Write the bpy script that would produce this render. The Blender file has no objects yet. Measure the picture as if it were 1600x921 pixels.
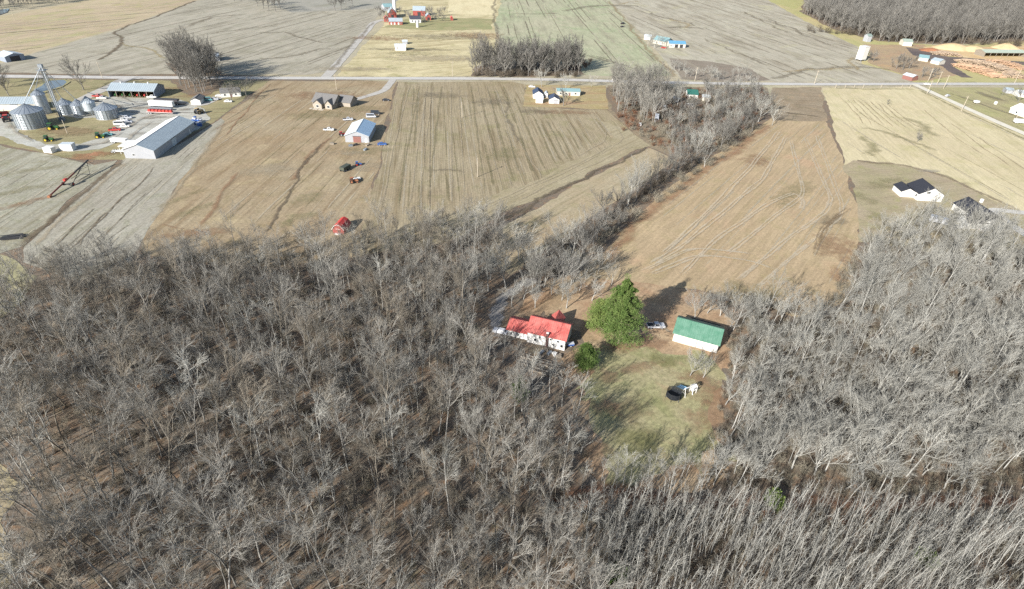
import bpy, math, random
import numpy as np
from mathutils import Matrix, Vector
from mathutils.geometry import tessellate_polygon
S = bpy.context.scene
COL = S.collection
rad = math.radians
# ------------------------------------------------------------------ camera
CF, CH, HZ, ROLL = 900.0, 108.0, -160.0, rad(2.5)          # focal length (px of a 1600 wide frame), height, horizon row, roll
PITCH = math.atan((460 - HZ) / CF)
_R = np.array([1.0, 0, 0]); _F = np.array([0, math.cos(PITCH), -math.sin(PITCH)]); _U = np.array([0, math.sin(PITCH), math.cos(PITCH)])
_c, _s = math.cos(ROLL), math.sin(ROLL)
cam_d = bpy.data.cameras.new('camera'); cam = bpy.data.objects.new('camera', cam_d); COL.objects.link(cam)
rt = _c * _R + _s * _U; up = -_s * _R + _c * _U; bk = -_F
cam.matrix_world = Matrix([[rt[i], up[i], bk[i], (0, 0, CH)[i]] for i in range(3)] + [[0, 0, 0, 1]])
cam_d.sensor_width = 36; cam_d.lens = CF / 1600 * 36; cam_d.clip_start = 1; cam_d.clip_end = 20000
S.camera = cam
# ------------------------------------------------------------------ sky, sun, exposure
SUN_AZ, SUN_EL = rad(38.7 + 180), rad(26.5)                 # azimuth of the sun clockwise from +Y
W = bpy.data.worlds.new('World'); S.world = W; W.use_nodes = True
nt = W.node_tree; nt.nodes.clear()
sky = nt.nodes.new('ShaderNodeTexSky'); sky.sky_type = 'NISHITA'; sky.sun_disc = False
sky.sun_elevation = SUN_EL; sky.sun_rotation = SUN_AZ; sky.air_density = 1.0; sky.dust_density = 1.0; sky.ozone_density = 1.0
bg = nt.nodes.new('ShaderNodeBackground'); bg.inputs['Strength'].default_value = 0.085
wo = nt.nodes.new('ShaderNodeOutputWorld')
nt.links.new(sky.outputs[0], bg.inputs[0]); nt.links.new(bg.outputs[0], wo.inputs[0])
sd = bpy.data.lights.new('sun', 'SUN'); sd.energy = 5.0; sd.angle = rad(0.5); sd.color = (1.0, 0.97, 0.925)
sun = bpy.data.objects.new('sun', sd); COL.objects.link(sun)
Ld = Vector((-math.sin(SUN_AZ) * math.cos(SUN_EL), -math.cos(SUN_AZ) * math.cos(SUN_EL), -math.sin(SUN_EL)))
sun.rotation_euler = Ld.to_track_quat('-Z', 'Y').to_euler(); sun.location = (-200, -200, 300)
S.view_settings.view_transform = 'Standard'; S.view_settings.look = 'None'; S.view_settings.exposure = 1.06; S.view_settings.gamma = 1
S.view_settings.use_curve_mapping = False
S.cycles.use_denoising = False
S.cycles.max_bounces = 4; S.cycles.diffuse_bounces = 2; S.cycles.glossy_bounces = 2; S.cycles.transmission_bounces = 2; S.cycles.transparent_max_bounces = 12
rng = np.random.default_rng(11); random.seed(11)

# ------------------------------------------------------------------ helpers
def ray(px, py):
    x, y = px - 800, py - 460.5
    return _R * (_c * x + _s * y) + _F * CF - _U * (-_s * x + _c * y)
def A(px, py, z=0.0):                                        # a point of the photograph on the plane z
    d = ray(px, py); t = (z - CH) / d[2]
    return np.array([0, 0, CH]) + d * t
def XY(px, py, z=0.0):
    p = A(px, py, z); return (float(p[0]), float(p[1]))
def lin(c):
    c /= 255.0
    return c / 12.92 if c <= 0.04045 else ((c + 0.055) / 1.055) ** 2.4
KALB = 1.45
def alb(r, g, b):                                            # real base colour for a surface that shows as r,g,b in the sunlit photograph
    return tuple(min(0.9, lin(v) / KALB) for v in (r, g, b)) + (1.0,)
class NT:
    def __init__(s, name):
        s.m = bpy.data.materials.new(name); s.m.use_nodes = True; s.t = s.m.node_tree
        s.b = s.t.nodes['Principled BSDF']; s.b.inputs['Roughness'].default_value = 0.9
        s.b.inputs['Specular IOR Level'].default_value = 0.2
    def n(s, kind, **kw):
        o = s.t.nodes.new('ShaderNode' + kind)
        for k, v in kw.items():
            if k in o.inputs: o.inputs[k].default_value = v
            else: setattr(o, k, v)
        return o
    def l(s, a, b): s.t.links.new(a, b)
    def coords(s, ang=0.0, sc=(1, 1, 1), kind='Object'):
        tc = s.n('TexCoord'); mp = s.n('Mapping'); mp.inputs['Rotation'].default_value = (0, 0, -ang)
        s.l(tc.outputs[kind], mp.inputs[0])
        m2 = s.n('Mapping'); m2.inputs['Scale'].default_value = sc
        s.l(mp.outputs[0], m2.inputs[0]); return m2.outputs[0]
    def noise(s, co, scale, detail=3, rough=0.55, dist=0.0):
        o = s.n('TexNoise'); o.inputs['Scale'].default_value = scale; o.inputs['Detail'].default_value = detail
        o.inputs['Roughness'].default_value = rough; o.inputs['Distortion'].default_value = dist
        s.l(co, o.inputs['Vector']); return o.outputs[0]
    def ramp(s, f, lo, hi, a=0.0, b=1.0):
        o = s.n('MapRange'); o.inputs[1].default_value = lo; o.inputs[2].default_value = hi; o.inputs[3].default_value = a; o.inputs[4].default_value = b
        s.l(f, o.inputs[0]); return o.outputs[0]
    def mix(s, f, a, b, mode='MIX'):
        o = s.n('MixRGB', blend_type=mode)
        for i, v in ((0, f), (1, a), (2, b)):
            if isinstance(v, (int, float)): o.inputs[i].default_value = v
            elif isinstance(v, tuple): o.inputs[i].default_value = v
            else: s.l(v, o.inputs[i])
        return o.outputs[0]
    def math(s, op, a, b=0.0):
        o = s.n('Math', operation=op)
        for i, v in ((0, a), (1, b)):
            if isinstance(v, (int, float)): o.inputs[i].default_value = v
            else: s.l(v, o.inputs[i])
        return o.outputs[0]
def pang(a, b):                                              # world direction of the photograph's line a-b
    p, q = XY(*a), XY(*b); return math.atan2(q[1] - p[1], q[0] - p[0])
def field_mat(name, c1, c2, c3, ang=0.0, patch=0.02, streak=0.6, sw=0.45, fine=0.35, thr=(0.5, 0.68), c4=None, rows=0.0, rw=0.35, speck=0.0):
    k = NT(name); co = k.coords()
    c1, c2, c3, c4 = (c_ and (c_[0] + 4, c_[1] + 9, c_[2] + 9) for c_ in (c1, c2, c3, c4))
    p = k.ramp(k.noise(co, patch, 5, 0.6, 0.4), 0.36, 0.64)
    c = k.mix(p, alb(*c1), alb(*c2))
    if c4:
        p2 = k.ramp(k.noise(k.coords(0.6), patch * 2.3, 5, 0.65, 0.6), 0.55, 0.72)
        c = k.mix(p2, c, alb(*c4))
    sc = k.coords(ang, (0.014, sw * 0.7, 1))
    st = k.ramp(k.noise(sc, 1.0, 4, 0.62), thr[0], thr[1], 0, streak)
    c = k.mix(st, c, alb(*c3))
    sc2 = k.coords(ang, (0.06, sw * 2.4, 1))
    s2 = k.ramp(k.noise(sc2, 1.0, 3, 0.6), 0.3, 0.7, 1 - 0.2 * streak, 1 + 0.16 * streak)
    c = k.mix(1.0, c, s2, 'MULTIPLY')
    if rows:
        wv = k.n('TexWave', wave_type='BANDS', bands_direction='Y'); wv.inputs['Scale'].default_value = rw; wv.inputs['Distortion'].default_value = 1.2; wv.inputs['Detail'].default_value = 2; wv.inputs['Detail Scale'].default_value = 0.4
        k.l(k.coords(ang), wv.inputs['Vector'])
        c = k.mix(1.0, c, k.ramp(wv.outputs['Fac'], 0, 1, 1 - rows, 1 + rows * 0.6), 'MULTIPLY')
    c = k.mix(k.ramp(k.noise(k.coords(1.1), 0.11, 6, 0.7, 0.5), 0.52, 0.7, 0, 0.5), c, alb(c3[0] - 6, c3[1] + 2, c3[2] - 8))      # damp and weedy mottles
    c = k.mix(k.ramp(k.noise(k.coords(2.3), 0.07, 6, 0.7, 0.5), 0.55, 0.72, 0, 0.45), c, alb(min(255, c1[0] + 16), min(255, c1[1] + 10), min(255, c1[2] + 8)))
    f = k.ramp(k.noise(co, 0.9, 6, 0.75), 0.25, 0.75, 1 - fine * 1.25, 1 + fine * 1.25)
    c = k.mix(1.0, c, f, 'MULTIPLY')
    f = k.ramp(k.noise(co, 3.5, 3, 0.7), 0.25, 0.75, 1 - fine * 0.6, 1 + fine * 0.6)
    c = k.mix(1.0, c, f, 'MULTIPLY')
    k.l(c, k.b.inputs['Base Color']); return k.m
def patch_mat(name, c1, c2, soft=True, fine=0.3, gain=1.0, dens=0.9):      # a stain or track that fades out at its edge
    k = NT(name); co = k.coords()
    if soft:
        c1, c2 = (tuple(v * 0.72 + n * 0.28 for v, n in zip(c_, (160, 146, 122))) for c_ in (c1, c2)); dens *= 0.85
    c = k.mix(k.ramp(k.noise(co, 0.25, 5, 0.65), 0.35, 0.65), alb(*c1), alb(*c2))
    c = k.mix(1.0, c, k.ramp(k.noise(co, 1.6, 5, 0.7), 0.25, 0.75, 1 - fine, 1 + fine), 'MULTIPLY')
    k.l(c, k.b.inputs['Base Color'])
    if soft:
        at = k.n('Attribute'); at.attribute_name = 'edge'
        e = k.math('ADD', at.outputs['Fac'], k.ramp(k.noise(co, 0.22, 7, 0.72), 0.25, 0.75, -0.75, 0.55))
        e = k.ramp(e, 0.1, 0.1 + 1.0 / gain, 0, dens)
        k.l(e, k.b.inputs['Alpha'])
    return k.m
def plain(name, c, rough=0.6, var=0.12, metal=0.0, scale=0.6, streak=None, spec=0.3):
    k = NT(name); co = k.coords(0, streak or (1, 1, 1), 'Object')
    c = k.mix(1.0, alb(*c), k.ramp(k.noise(co, scale, 5, 0.65), 0.3, 0.7, 1 - var, 1 + var), 'MULTIPLY')
    k.l(c, k.b.inputs['Base Color']); k.b.inputs['Roughness'].default_value = rough; k.b.inputs['Metallic'].default_value = metal
    k.b.inputs['Specular IOR Level'].default_value = spec
    return k.m
def bark(name, c1, c2, var=0.3):
    k = NT(name); oi = k.n('ObjectInfo')
    c = k.mix(k.ramp(k.noise(k.coords(0, (1, 1, 0.5)), 0.35, 4, 0.6), 0.35, 0.65), alb(*c1), alb(*c2))
    c = k.mix(1.0, c, k.ramp(oi.outputs['Random'], 0, 1, 1 - var, 1 + var * 0.6), 'MULTIPLY')
    k.l(c, k.b.inputs['Base Color']); k.b.inputs['Roughness'].default_value = 0.95; k.b.inputs['Specular IOR Level'].default_value = 0.1
    return k.m
def leafmat(name, c1, c2, c3):
    k = NT(name); g = k.n('NewGeometry'); oi = k.n('ObjectInfo')
    c = k.mix(g.outputs['Random Per Island'], alb(*c1), alb(*c2))
    c = k.mix(k.ramp(k.noise(k.coords(), 0.55, 3), 0.4, 0.65), c, alb(*c3))
    k.l(c, k.b.inputs['Base Color']); k.b.inputs['Roughness'].default_value = 0.7
    return k.m

def tag(o, label=None, cat=None, group=None, kind=None):
    if label: o['label'] = label
    if cat: o['category'] = cat
    if group: o['group'] = group
    if kind: o['kind'] = kind
    return o
def thing(name, label, cat, loc=(0, 0, 0), rz=0.0, group=None):
    o = bpy.data.objects.new(name, None); COL.objects.link(o); o.location = loc; o.rotation_euler = (0, 0, rz); o.empty_display_size = 0.5
    return tag(o, label, cat, group)
def link_mesh(name, me, parent=None):
    o = bpy.data.objects.new(name, me); COL.objects.link(o)
    if parent: o.parent = parent
    return o
def kids(o): return [c for c in bpy.data.objects if c.parent == o]
def dup(o, loc, rz=0.0, sc=None, label=None, group=None, tree=None):   # copy of a thing with copies of its parts
    r = o.copy(); COL.objects.link(r); r.location = loc; r.rotation_euler = (0, 0, rz)
    if sc: r.scale = sc
    if label: r['label'] = label
    if group: r['group'] = group
    for ch, sub in (tree if tree is not None else snapshot(o)):
        c = ch.copy(); COL.objects.link(c); c.parent = r
        for g in sub:
            d = g.copy(); COL.objects.link(d); d.parent = c
    return r
def snapshot(o): return [(c, list(c.children)) for c in o.children]
class MB:                                                    # collects shapes, links them as ONE mesh
    def __init__(s): s.v = []; s.f = []
    def add(s, v, f):
        k = len(s.v); s.v += [tuple(map(float, p)) for p in v]; s.f += [tuple(i + k for i in q) for q in f]; return s
    def box(s, c, d, rz=0.0, rx=0.0, ry=0.0, taper=1.0):
        M = Matrix.Translation(c) @ Matrix.Rotation(rz, 4, 'Z') @ Matrix.Rotation(ry, 4, 'Y') @ Matrix.Rotation(rx, 4, 'X')
        v = [M @ Vector((x * d[0] / 2 * (taper if z > 0 else 1), y * d[1] / 2 * (taper if z > 0 else 1), z * d[2] / 2)) for z in (-1, 1) for y in (-1, 1) for x in (-1, 1)]
        return s.add(v, [(0, 2, 3, 1), (4, 5, 7, 6), (0, 1, 5, 4), (2, 6, 7, 3), (0, 4, 6, 2), (1, 3, 7, 5)])
    def tube(s, p, q, r0, r1=None, n=8, cap=True):
        r1 = r0 if r1 is None else r1
        p, q = Vector(p), Vector(q); d = (q - p).normalized(); a = d.orthogonal().normalized(); b = d.cross(a)
        v = []; 
        for c, r in ((p, r0), (q, r1)):
            v += [c + (a * math.cos(t) + b * math.sin(t)) * r for t in [2 * math.pi * i / n for i in range(n)]]
        f = [(i, (i + 1) % n, n + (i + 1) % n, n + i) for i in range(n)]
        if cap: f += [tuple(range(n - 1, -1, -1)), tuple(range(n, 2 * n))]
        return s.add(v, f)
    def lathe(s, c, prof, n=32, top=True, bottom=False):
        v = []; f = []
        for r, z in prof: v += [(c[0] + r * math.cos(2 * math.pi * i / n), c[1] + r * math.sin(2 * math.pi * i / n), c[2] + z) for i in range(n)]
        for k in range(len(prof) - 1):
            f += [(k * n + i, k * n + (i + 1) % n, (k + 1) * n + (i + 1) % n, (k + 1) * n + i) for i in range(n)]
        if top: f.append(tuple(range((len(prof) - 1) * n, len(prof) * n)))
        if bottom: f.append(tuple(range(n - 1, -1, -1)))
        return s.add(v, f)
    def prism(s, poly, axis, a, b):                          # outline in the plane across the axis, from a to b
        n = len(poly)
        def pt(u, w, t): return {'x': (t, u, w), 'y': (u, t, w), 'z': (u, w, t)}[axis]
        v = [pt(u, w, a) for u, w in poly] + [pt(u, w, b) for u, w in poly]
        f = [(i, (i + 1) % n, n + (i + 1) % n, n + i) for i in range(n)] + [tuple(range(n - 1, -1, -1)), tuple(range(n, 2 * n))]
        return s.add(v, f)
    def build(s, name, mat, parent=None, smooth=False, loc=None):
        me = bpy.data.meshes.new(name); me.from_pydata(s.v, [], s.f); me.update()
        if mat: me.materials.append(mat)
        if smooth: me.polygons.foreach_set('use_smooth', [True] * len(me.polygons))
        o = link_mesh(name, me, parent)
        if loc: o.location = loc
        return o
def smooth_rand(n, amp, seed, k=5):
    r = np.random.default_rng(seed); a = r.normal(0, 1, n + 2 * k)
    a[-2 * k:] = a[:2 * k] if n > 2 * k else a[-2 * k:]                   # closes up on itself
    return np.convolve(a, np.ones(k) / k, 'same')[k:k + n] * amp * math.sqrt(k)
def densify(pts, step, closed=True):
    out = []; m = len(pts)
    for i in range(m if closed else m - 1):
        p, q = np.array(pts[i], float), np.array(pts[(i + 1) % m], float); n = max(1, int(np.hypot(*(q - p)) / step))
        out += [p + (q - p) * j / n for j in range(n)]
    if not closed: out.append(np.array(pts[-1], float))
    return np.array(out)
_seed = [100]
def sheet(name, px, mat, z=0.02, jit=0.7, step=3.5, world=False):   # an area of ground with a slightly ragged outline
    _seed[0] += 1; z += (_seed[0] - 100) * 0.0012
    P = [tuple(p) if world else XY(*p) for p in px]
    P = densify(P, step); n = len(P)
    P[:, 0] += smooth_rand(n, jit, _seed[0]); P[:, 1] += smooth_rand(n, jit, _seed[0] + 5000)
    v = [(p[0], p[1], z) for p in P]
    tr = tessellate_polygon([[Vector(q) for q in v]])
    tr = [t if (Vector(v[t[1]]) - Vector(v[t[0]])).cross(Vector(v[t[2]]) - Vector(v[t[0]])).z > 0 else t[::-1] for t in tr]
    me = bpy.data.meshes.new(name); me.from_pydata(v, [], tr); me.materials.append(mat)
    return tag(link_mesh(name, me), kind='structure')
def ribbon(name, px, w, mat, z=0.05, jit=0.3, step=3.0, wj=0.15, world=False):   # a road, track or ditch along a line
    _seed[0] += 1; z += (_seed[0] - 100) * 0.0012
    P = densify([tuple(p) if world else XY(*p) for p in px], step, False); n = len(P)
    for _ in range(3): P[1:-1] = (P[:-2] + 2 * P[1:-1] + P[2:]) / 4
    T = np.gradient(P, axis=0); T /= np.linalg.norm(T, axis=1)[:, None] + 1e-9; N = np.stack([-T[:, 1], T[:, 0]], 1)
    P = P + N * smooth_rand(n, jit, _seed[0])[:, None]
    ws = np.linspace(w[0], w[1], n) if isinstance(w, tuple) else np.full(n, w)
    ws = ws * (1 + smooth_rand(n, wj, _seed[0] + 9000))
    v = []; e = []
    for i in range(n):
        for t in (-0.5, 0, 0.5):
            q = P[i] + N[i] * ws[i] * t; v.append((q[0], q[1], z)); e.append((1.0 if t == 0 else 0.0) * min(1, i / 1.5, (n - 1 - i) / 1.5))
    f = []
    for i in range(n - 1): f += [(3 * i + 3, 3 * i + 4, 3 * i + 1, 3 * i), (3 * i + 4, 3 * i + 5, 3 * i + 2, 3 * i + 1)]
    f = [q[::-1] for q in f] if n > 1 and np.cross(P[1] - P[0], N[0]) < 0 else f
    me = bpy.data.meshes.new(name); me.from_pydata(v, [], f); me.materials.append(mat)
    a = me.attributes.new('edge', 'FLOAT', 'POINT'); a.data.foreach_set('value', e)
    return tag(link_mesh(name, me), kind='structure')
def blot(name, px, rx, ry, ang, mat, z=0.04):                # a patch that fades towards its edge
    _seed[0] += 1; z += (_seed[0] - 100) * 0.0012; n = 28; j = smooth_rand(n, 0.12, _seed[0], 3); c = XY(*px)
    v = [(c[0], c[1], z)]; e = [0.78]
    for ring, ed in ((0.5, 0.6), (1.0, 0.0)):
        for i in range(n):
            t = 2 * math.pi * i / n; x, y = rx * ring * (1 + j[i]) * math.cos(t), ry * ring * (1 + j[i]) * math.sin(t)
            v.append((c[0] + x * math.cos(ang) - y * math.sin(ang), c[1] + x * math.sin(ang) + y * math.cos(ang), z)); e.append(ed)
    f = [(0, 1 + i, 1 + (i + 1) % n) for i in range(n)] + [(1 + i, 1 + n + i, 1 + n + (i + 1) % n, 1 + (i + 1) % n) for i in range(n)]
    me = bpy.data.meshes.new(name); me.from_pydata(v, [], f); me.materials.append(mat)
    a = me.attributes.new('edge', 'FLOAT', 'POINT'); a.data.foreach_set('value', e)
    return tag(link_mesh(name, me), kind='structure')

def lines_in(name, px, dirpx, gap, w, mt, z=0.1, seed=1, keep=0.75, wob=0.5, seg=(40, 220)):   # wheel lines and crop lines running across a field, one mesh
    r = np.random.default_rng(seed); W_ = np.array([XY(*p) for p in px]); a = pang(*dirpx); ca, sa = math.cos(a), math.sin(a)
    U = W_[:, 0] * ca + W_[:, 1] * sa; V = -W_[:, 0] * sa + W_[:, 1] * ca; n = len(U); verts = []; ed = []; f = []
    v = V.min() + gap * r.random()
    while v < V.max():
        xs = []
        for i in range(n):
            u1, v1, u2, v2 = U[i], V[i], U[i - 1], V[i - 1]
            if (v1 > v) != (v2 > v): xs.append(u1 + (u2 - u1) * (v - v1) / (v2 - v1))
        xs.sort()
        for s0, s1 in zip(xs[::2], xs[1::2]):
            s = s0 + r.random() * seg[0]
            while s < s1 - 8:
                e = min(s1 - 3, s + seg[0] + r.random() * (seg[1] - seg[0]))
                if r.random() < keep and e - s > 8:
                    k_ = max(3, int((e - s) / 8)); ww = w * (0.5 + r.random()); o = v + r.normal(0, gap * .12); b = len(verts); ph = r.random() * 6
                    for j in range(k_ + 1):
                        t = s + (e - s) * j / k_; c_ = o + wob * math.sin(t * .02 + ph) + r.normal(0, .08 * w)
                        for q in (-.5, 0, .5): verts.append((t * ca - (c_ + q * ww) * sa, t * sa + (c_ + q * ww) * ca, z)); ed.append((1.0 if q == 0 else 0.0) * min(1, j, k_ - j))
                    for j in range(k_): f += [(b + 3 * j, b + 3 * j + 3, b + 3 * j + 4, b + 3 * j + 1), (b + 3 * j + 1, b + 3 * j + 4, b + 3 * j + 5, b + 3 * j + 2)]
                s = e + r.random() * seg[0] * .8
        v += gap * (0.5 + r.random())
    me = bpy.data.meshes.new(name); me.from_pydata(verts, [], f); me.materials.append(mt)
    at = me.attributes.new('edge', 'FLOAT', 'POINT'); at.data.foreach_set('value', ed)
    return tag(link_mesh(name, me), kind='structure')
# ------------------------------------------------------------------ the ground and its fields
k = NT('leaf_litter'); co = k.coords()
c = k.mix(k.ramp(k.noise(co, 0.06, 5, 0.6), 0.35, 0.65), alb(136, 120, 102), alb(122, 112, 99))
c = k.mix(k.ramp(k.noise(co, 0.35, 5, 0.7), 0.5, 0.68), c, alb(154, 124, 96))
c = k.mix(k.ramp(k.noise(co, 0.22, 4, 0.7), 0.56, 0.75), c, alb(138, 128, 102))
c = k.mix(1.0, c, k.ramp(k.noise(co, 1.3, 7, 0.8), 0.28, 0.72, 0.55, 1.4), 'MULTIPLY')
k.l(c, k.b.inputs['Base Color'])
bp = k.n('Bump'); bp.inputs['Strength'].default_value = 0.5; bp.inputs['Distance'].default_value = 0.3
k.l(k.noise(co, 1.5, 6, 0.8), bp.inputs['Height']); k.l(bp.outputs[0], k.b.inputs['Normal'])
GM = k.m
me = bpy.data.meshes.new('ground'); me.from_pydata([(-6000, -800, 0), (6000, -800, 0), (6000, 9000, 0), (-6000, 9000, 0)], [], [(0, 1, 2, 3)]); me.materials.append(GM)
tag(link_mesh('ground', me), kind='structure')
far = field_mat('far_farmland', (186, 168, 138), (172, 160, 140), (150, 138, 112), 0.2, 0.004, 0.5, 0.03, 0.2, c4=(160, 158, 122))
sheet('far_fields', [(-6000, 410), (6000, 410), (6000, 9000), (-6000, 9000)], far, 0.01, 0, 200, world=True)
# distant fields beyond the main road
tan_far = field_mat('tan_field', (190, 168, 138), (176, 152, 126), (168, 158, 112), pang((40, 60), (250, 18)), 0.012, 0.75, 0.12, 0.16, c4=(172, 160, 108))
sheet('hay_field', [(-700, 170), (-300, 70), (0, 26), (62, 14), (140, 0), (200, -14), (370, -14), (306, 1), (270, 15), (180, 47), (120, 62), (60, 80), (0, 97), (-300, 160)], tan_far, 0.02)
grey_far = field_mat('grey_stubble', (176, 164, 146), (168, 156, 138), (138, 126, 108), pang((417, 85), (470, 68)), 0.012, 0.8, 0.16, 0.14, c4=(150, 138, 118))
sheet('stubble_field', [(178, 50), (262, 18), (306, 2), (370, -6), (470, 18), (600, 12), (583, 36), (515, 112), (480, 117), (350, 116), (180, 117), (0, 114), (-300, 122), (-300, 165), (0, 100), (60, 82), (120, 64)], grey_far, 0.03)
grey_far2 = field_mat('grey_stubble_far', (166, 156, 144), (156, 148, 134), (140, 130, 112), pang((450, 30), (600, 8)), 0.012, 0.6, 0.12, 0.14)
sheet('stubble_field', [(400, -20), (520, -30), (640, -20), (612, 12), (540, 16), (455, 20), (425, 8)], grey_far2, 0.045)
pasture = field_mat('pale_pasture', (210, 192, 152), (192, 174, 134), (158, 136, 98), pang((540, 100), (760, 85)), 0.03, 0.7, 0.12, 0.22, c4=(160, 148, 100))
sheet('pasture', [(612, -20), (790, -20), (772, 40), (778, 70), (735, 119), (640, 121), (523, 120), (598, 40)], pasture, 0.035)
paleF = field_mat('pale_hay', (220, 202, 162), (210, 190, 150), (190, 170, 130), pang((700, 20), (705, 0)), 0.02, 0.4, 0.15, 0.12)
sheet('pale_field', [(702, -30), (785, -30), (772, 24), (700, 22)], paleF, 0.045)
farmgrass = field_mat('farm_grass', (150, 146, 100), (168, 152, 112), (126, 112, 80), 0.1, 0.05, 0.5, 0.2, 0.25)
sheet('farmyard_grass', [(600, 42), (632, 30), (680, 28), (772, 30), (768, 46), (700, 48), (640, 46)], farmgrass, 0.05)
greenF = field_mat('green_wheat', (170, 168, 134), (180, 170, 142), (146, 136, 112), pang((918, 85), (890, 44.5)), 0.012, 0.7, 0.14, 0.14, c4=(152, 160, 118))
sheet('wheat_field', [(778, -30), (930, -30), (952, 0), (985, 40), (1048, 118), (1000, 121), (915, 118), (860, 112), (790, 80), (772, 40)], greenF, 0.03)
stripe = field_mat('striped_stubble', (184, 172, 152), (174, 160, 140), (142, 126, 106), pang((1060, 30), (1240, 100)), 0.012, 0.85, 0.11, 0.14, c4=(186, 174, 140))
sheet('stubble_field', [(935, -30), (1130, -40), (1190, -4), (1255, 32), (1340, 74), (1347, 100), (1412, 118), (1428, 128), (1300, 129), (1130, 127), (1062, 122), (1000, 50), (955, 4)], stripe, 0.025)
verge_far = field_mat('far_verge', (190, 168, 122), (172, 164, 108), (196, 172, 134), pang((1190, 0), (1330, 60)), 0.02, 0.5, 0.12, 0.15)
sheet('far_verge', [(1130, -40), (1215, -30), (1262, 4), (1300, 42), (1370, 64), (1480, 72), (1600, 64), (1700, 62), (1700, 130), (1430, 130), (1412, 118), (1347, 100), (1340, 74), (1255, 32)], verge_far, 0.018)
olive_far = field_mat('olive_field', (170, 164, 104), (184, 168, 116), (150, 140, 96), 0.4, 0.01, 0.4, 0.1, 0.12)
sheet('far_meadow', [(1165, -40), (1300, -60), (1265, 4), (1240, 14), (1205, 4)], olive_far, 0.03)
scrub_far = field_mat('scrub_soil', (150, 134, 118), (140, 122, 106), (120, 104, 92), pang((1060, 110), (1200, 112)), 0.03, 0.6, 0.2, 0.25)
sheet('scrub_ground', [(1046, 92), (1110, 96), (1170, 108), (1205, 126), (1130, 128), (1064, 124)], scrub_far, 0.04)
# land between the main road and the woods
yard = field_mat('yard_grass', (160, 144, 108), (150, 138, 100), (128, 110, 82), 0.4, 0.06, 0.5, 0.3, 0.25, c4=(176, 154, 122))
sheet('farmyard_ground', [(-300, 128), (0, 122), (180, 126), (350, 126), (420, 126), (345, 184), (320, 200), (280, 220), (190, 250), (120, 250), (0, 225), (-300, 240)], yard, 0.02)
hay1 = field_mat('brown_meadow', (168, 148, 120), (160, 134, 104), (138, 112, 84), pang((330, 300), (500, 170)), 0.022, 0.75, 0.3, 0.28, c4=(182, 160, 124))
sheet('meadow', [(350, 126), (500, 127), (612, 126), (618, 128), (594, 240), (574, 342), (560, 400), (440, 420), (220, 400), (222, 362), (270, 300), (345, 188), (420, 126)], hay1, 0.025)
greyA = field_mat('grey_strip', (172, 162, 146), (162, 150, 134), (142, 130, 110), pang((100, 380), (330, 200)), 0.03, 0.8, 0.4, 0.3)
sheet('stubble_strip', [(196, 248), (244, 250), (300, 215), (345, 186), (352, 190), (278, 290), (228, 362), (200, 420), (120, 440), (32, 412), (40, 385), (110, 318)], greyA, 0.035)
greyB = field_mat('grey_field_left', (170, 162, 144), (158, 148, 130), (136, 124, 100), pang((20, 330), (150, 250)), 0.035, 0.7, 0.35, 0.3, c4=(144, 132, 100))
sheet('stubble_field', [(-300, 250), (0, 226), (70, 242), (150, 258), (188, 250), (106, 316), (36, 388), (0, 400), (-60, 440), (-300, 470)], greyB, 0.035)
rowF = field_mat('crop_rows', (158, 138, 110), (168, 150, 122), (136, 116, 88), pang((702, 205), (710, 310)), 0.02, 0.95, 0.42, 0.28, c4=(146, 134, 96), rows=0.1, rw=0.3)
sheet('crop_field', [(622, 128), (800, 128), (820, 132), (822, 164), (880, 170), (948, 172), (985, 205), (1012, 226), (870, 292), (762, 345), (700, 380), (560, 400), (574, 342), (596, 240)], rowF, 0.03)
headland = field_mat('headland', (172, 156, 128), (162, 144, 114), (146, 128, 98), pang((780, 330), (1000, 222)), 0.03, 0.85, 0.5, 0.25)
sheet('field_headland', [(940, 190), (985, 205), (1012, 226), (870, 292), (762, 345), (700, 380), (640, 385), (720, 325), (830, 285), (925, 240), (960, 215)], headland, 0.045, 1.5)
strip = field_mat('grass_strip', (176, 158, 130), (168, 144, 114), (146, 130, 98), pang((820, 360), (1040, 240)), 0.04, 0.6, 0.5, 0.25)
sheet('grass_strip', [(1014, 232), (1058, 250), (1010, 285), (930, 335), (850, 392), (790, 430), (760, 400), (775, 362), (880, 300)], strip, 0.03)
lot = field_mat('house_lot', (176, 152, 118), (164, 146, 100), (160, 116, 88), 0.2, 0.06, 0.6, 0.3, 0.25, c4=(188, 168, 120))
sheet('house_lot', [(822, 133), (948, 134), (950, 172), (820, 166)], lot, 0.05)
lot2 = field_mat('brush_ground', (150, 130, 106), (140, 120, 100), (118, 104, 88), 0.7, 0.05, 0.6, 0.3, 0.35, c4=(164, 136, 104))
sheet('brush_ground', [(948, 134), (1070, 136), (1200, 138), (1205, 170), (1130, 232), (1060, 250), (1014, 230), (985, 205), (950, 172)], lot2, 0.028)
bigF = field_mat('brown_field', (184, 158, 124), (176, 149, 117), (162, 138, 104), pang((1110, 376), (1132, 354)), 0.018, 0.8, 0.35, 0.22, c4=(186, 152, 120))
sheet('brown_field', [(1206, 184), (1290, 186), (1322, 262), (1345, 345), (1330, 420), (1312, 480), (1240, 492), (1180, 476), (1140, 470), (1100, 458), (1000, 440), (900, 432), (940, 400), (1000, 330), (1100, 250), (1160, 220)], bigF, 0.03)
scrub = field_mat('scrub_field', (158, 138, 114), (144, 122, 98), (124, 104, 84), pang((1210, 160), (1285, 165)), 0.06, 0.6, 0.3, 0.35, c4=(170, 142, 112))
sheet('scrub_field', [(1205, 137), (1282, 137), (1292, 190), (1206, 188)], scrub, 0.04)
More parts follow.
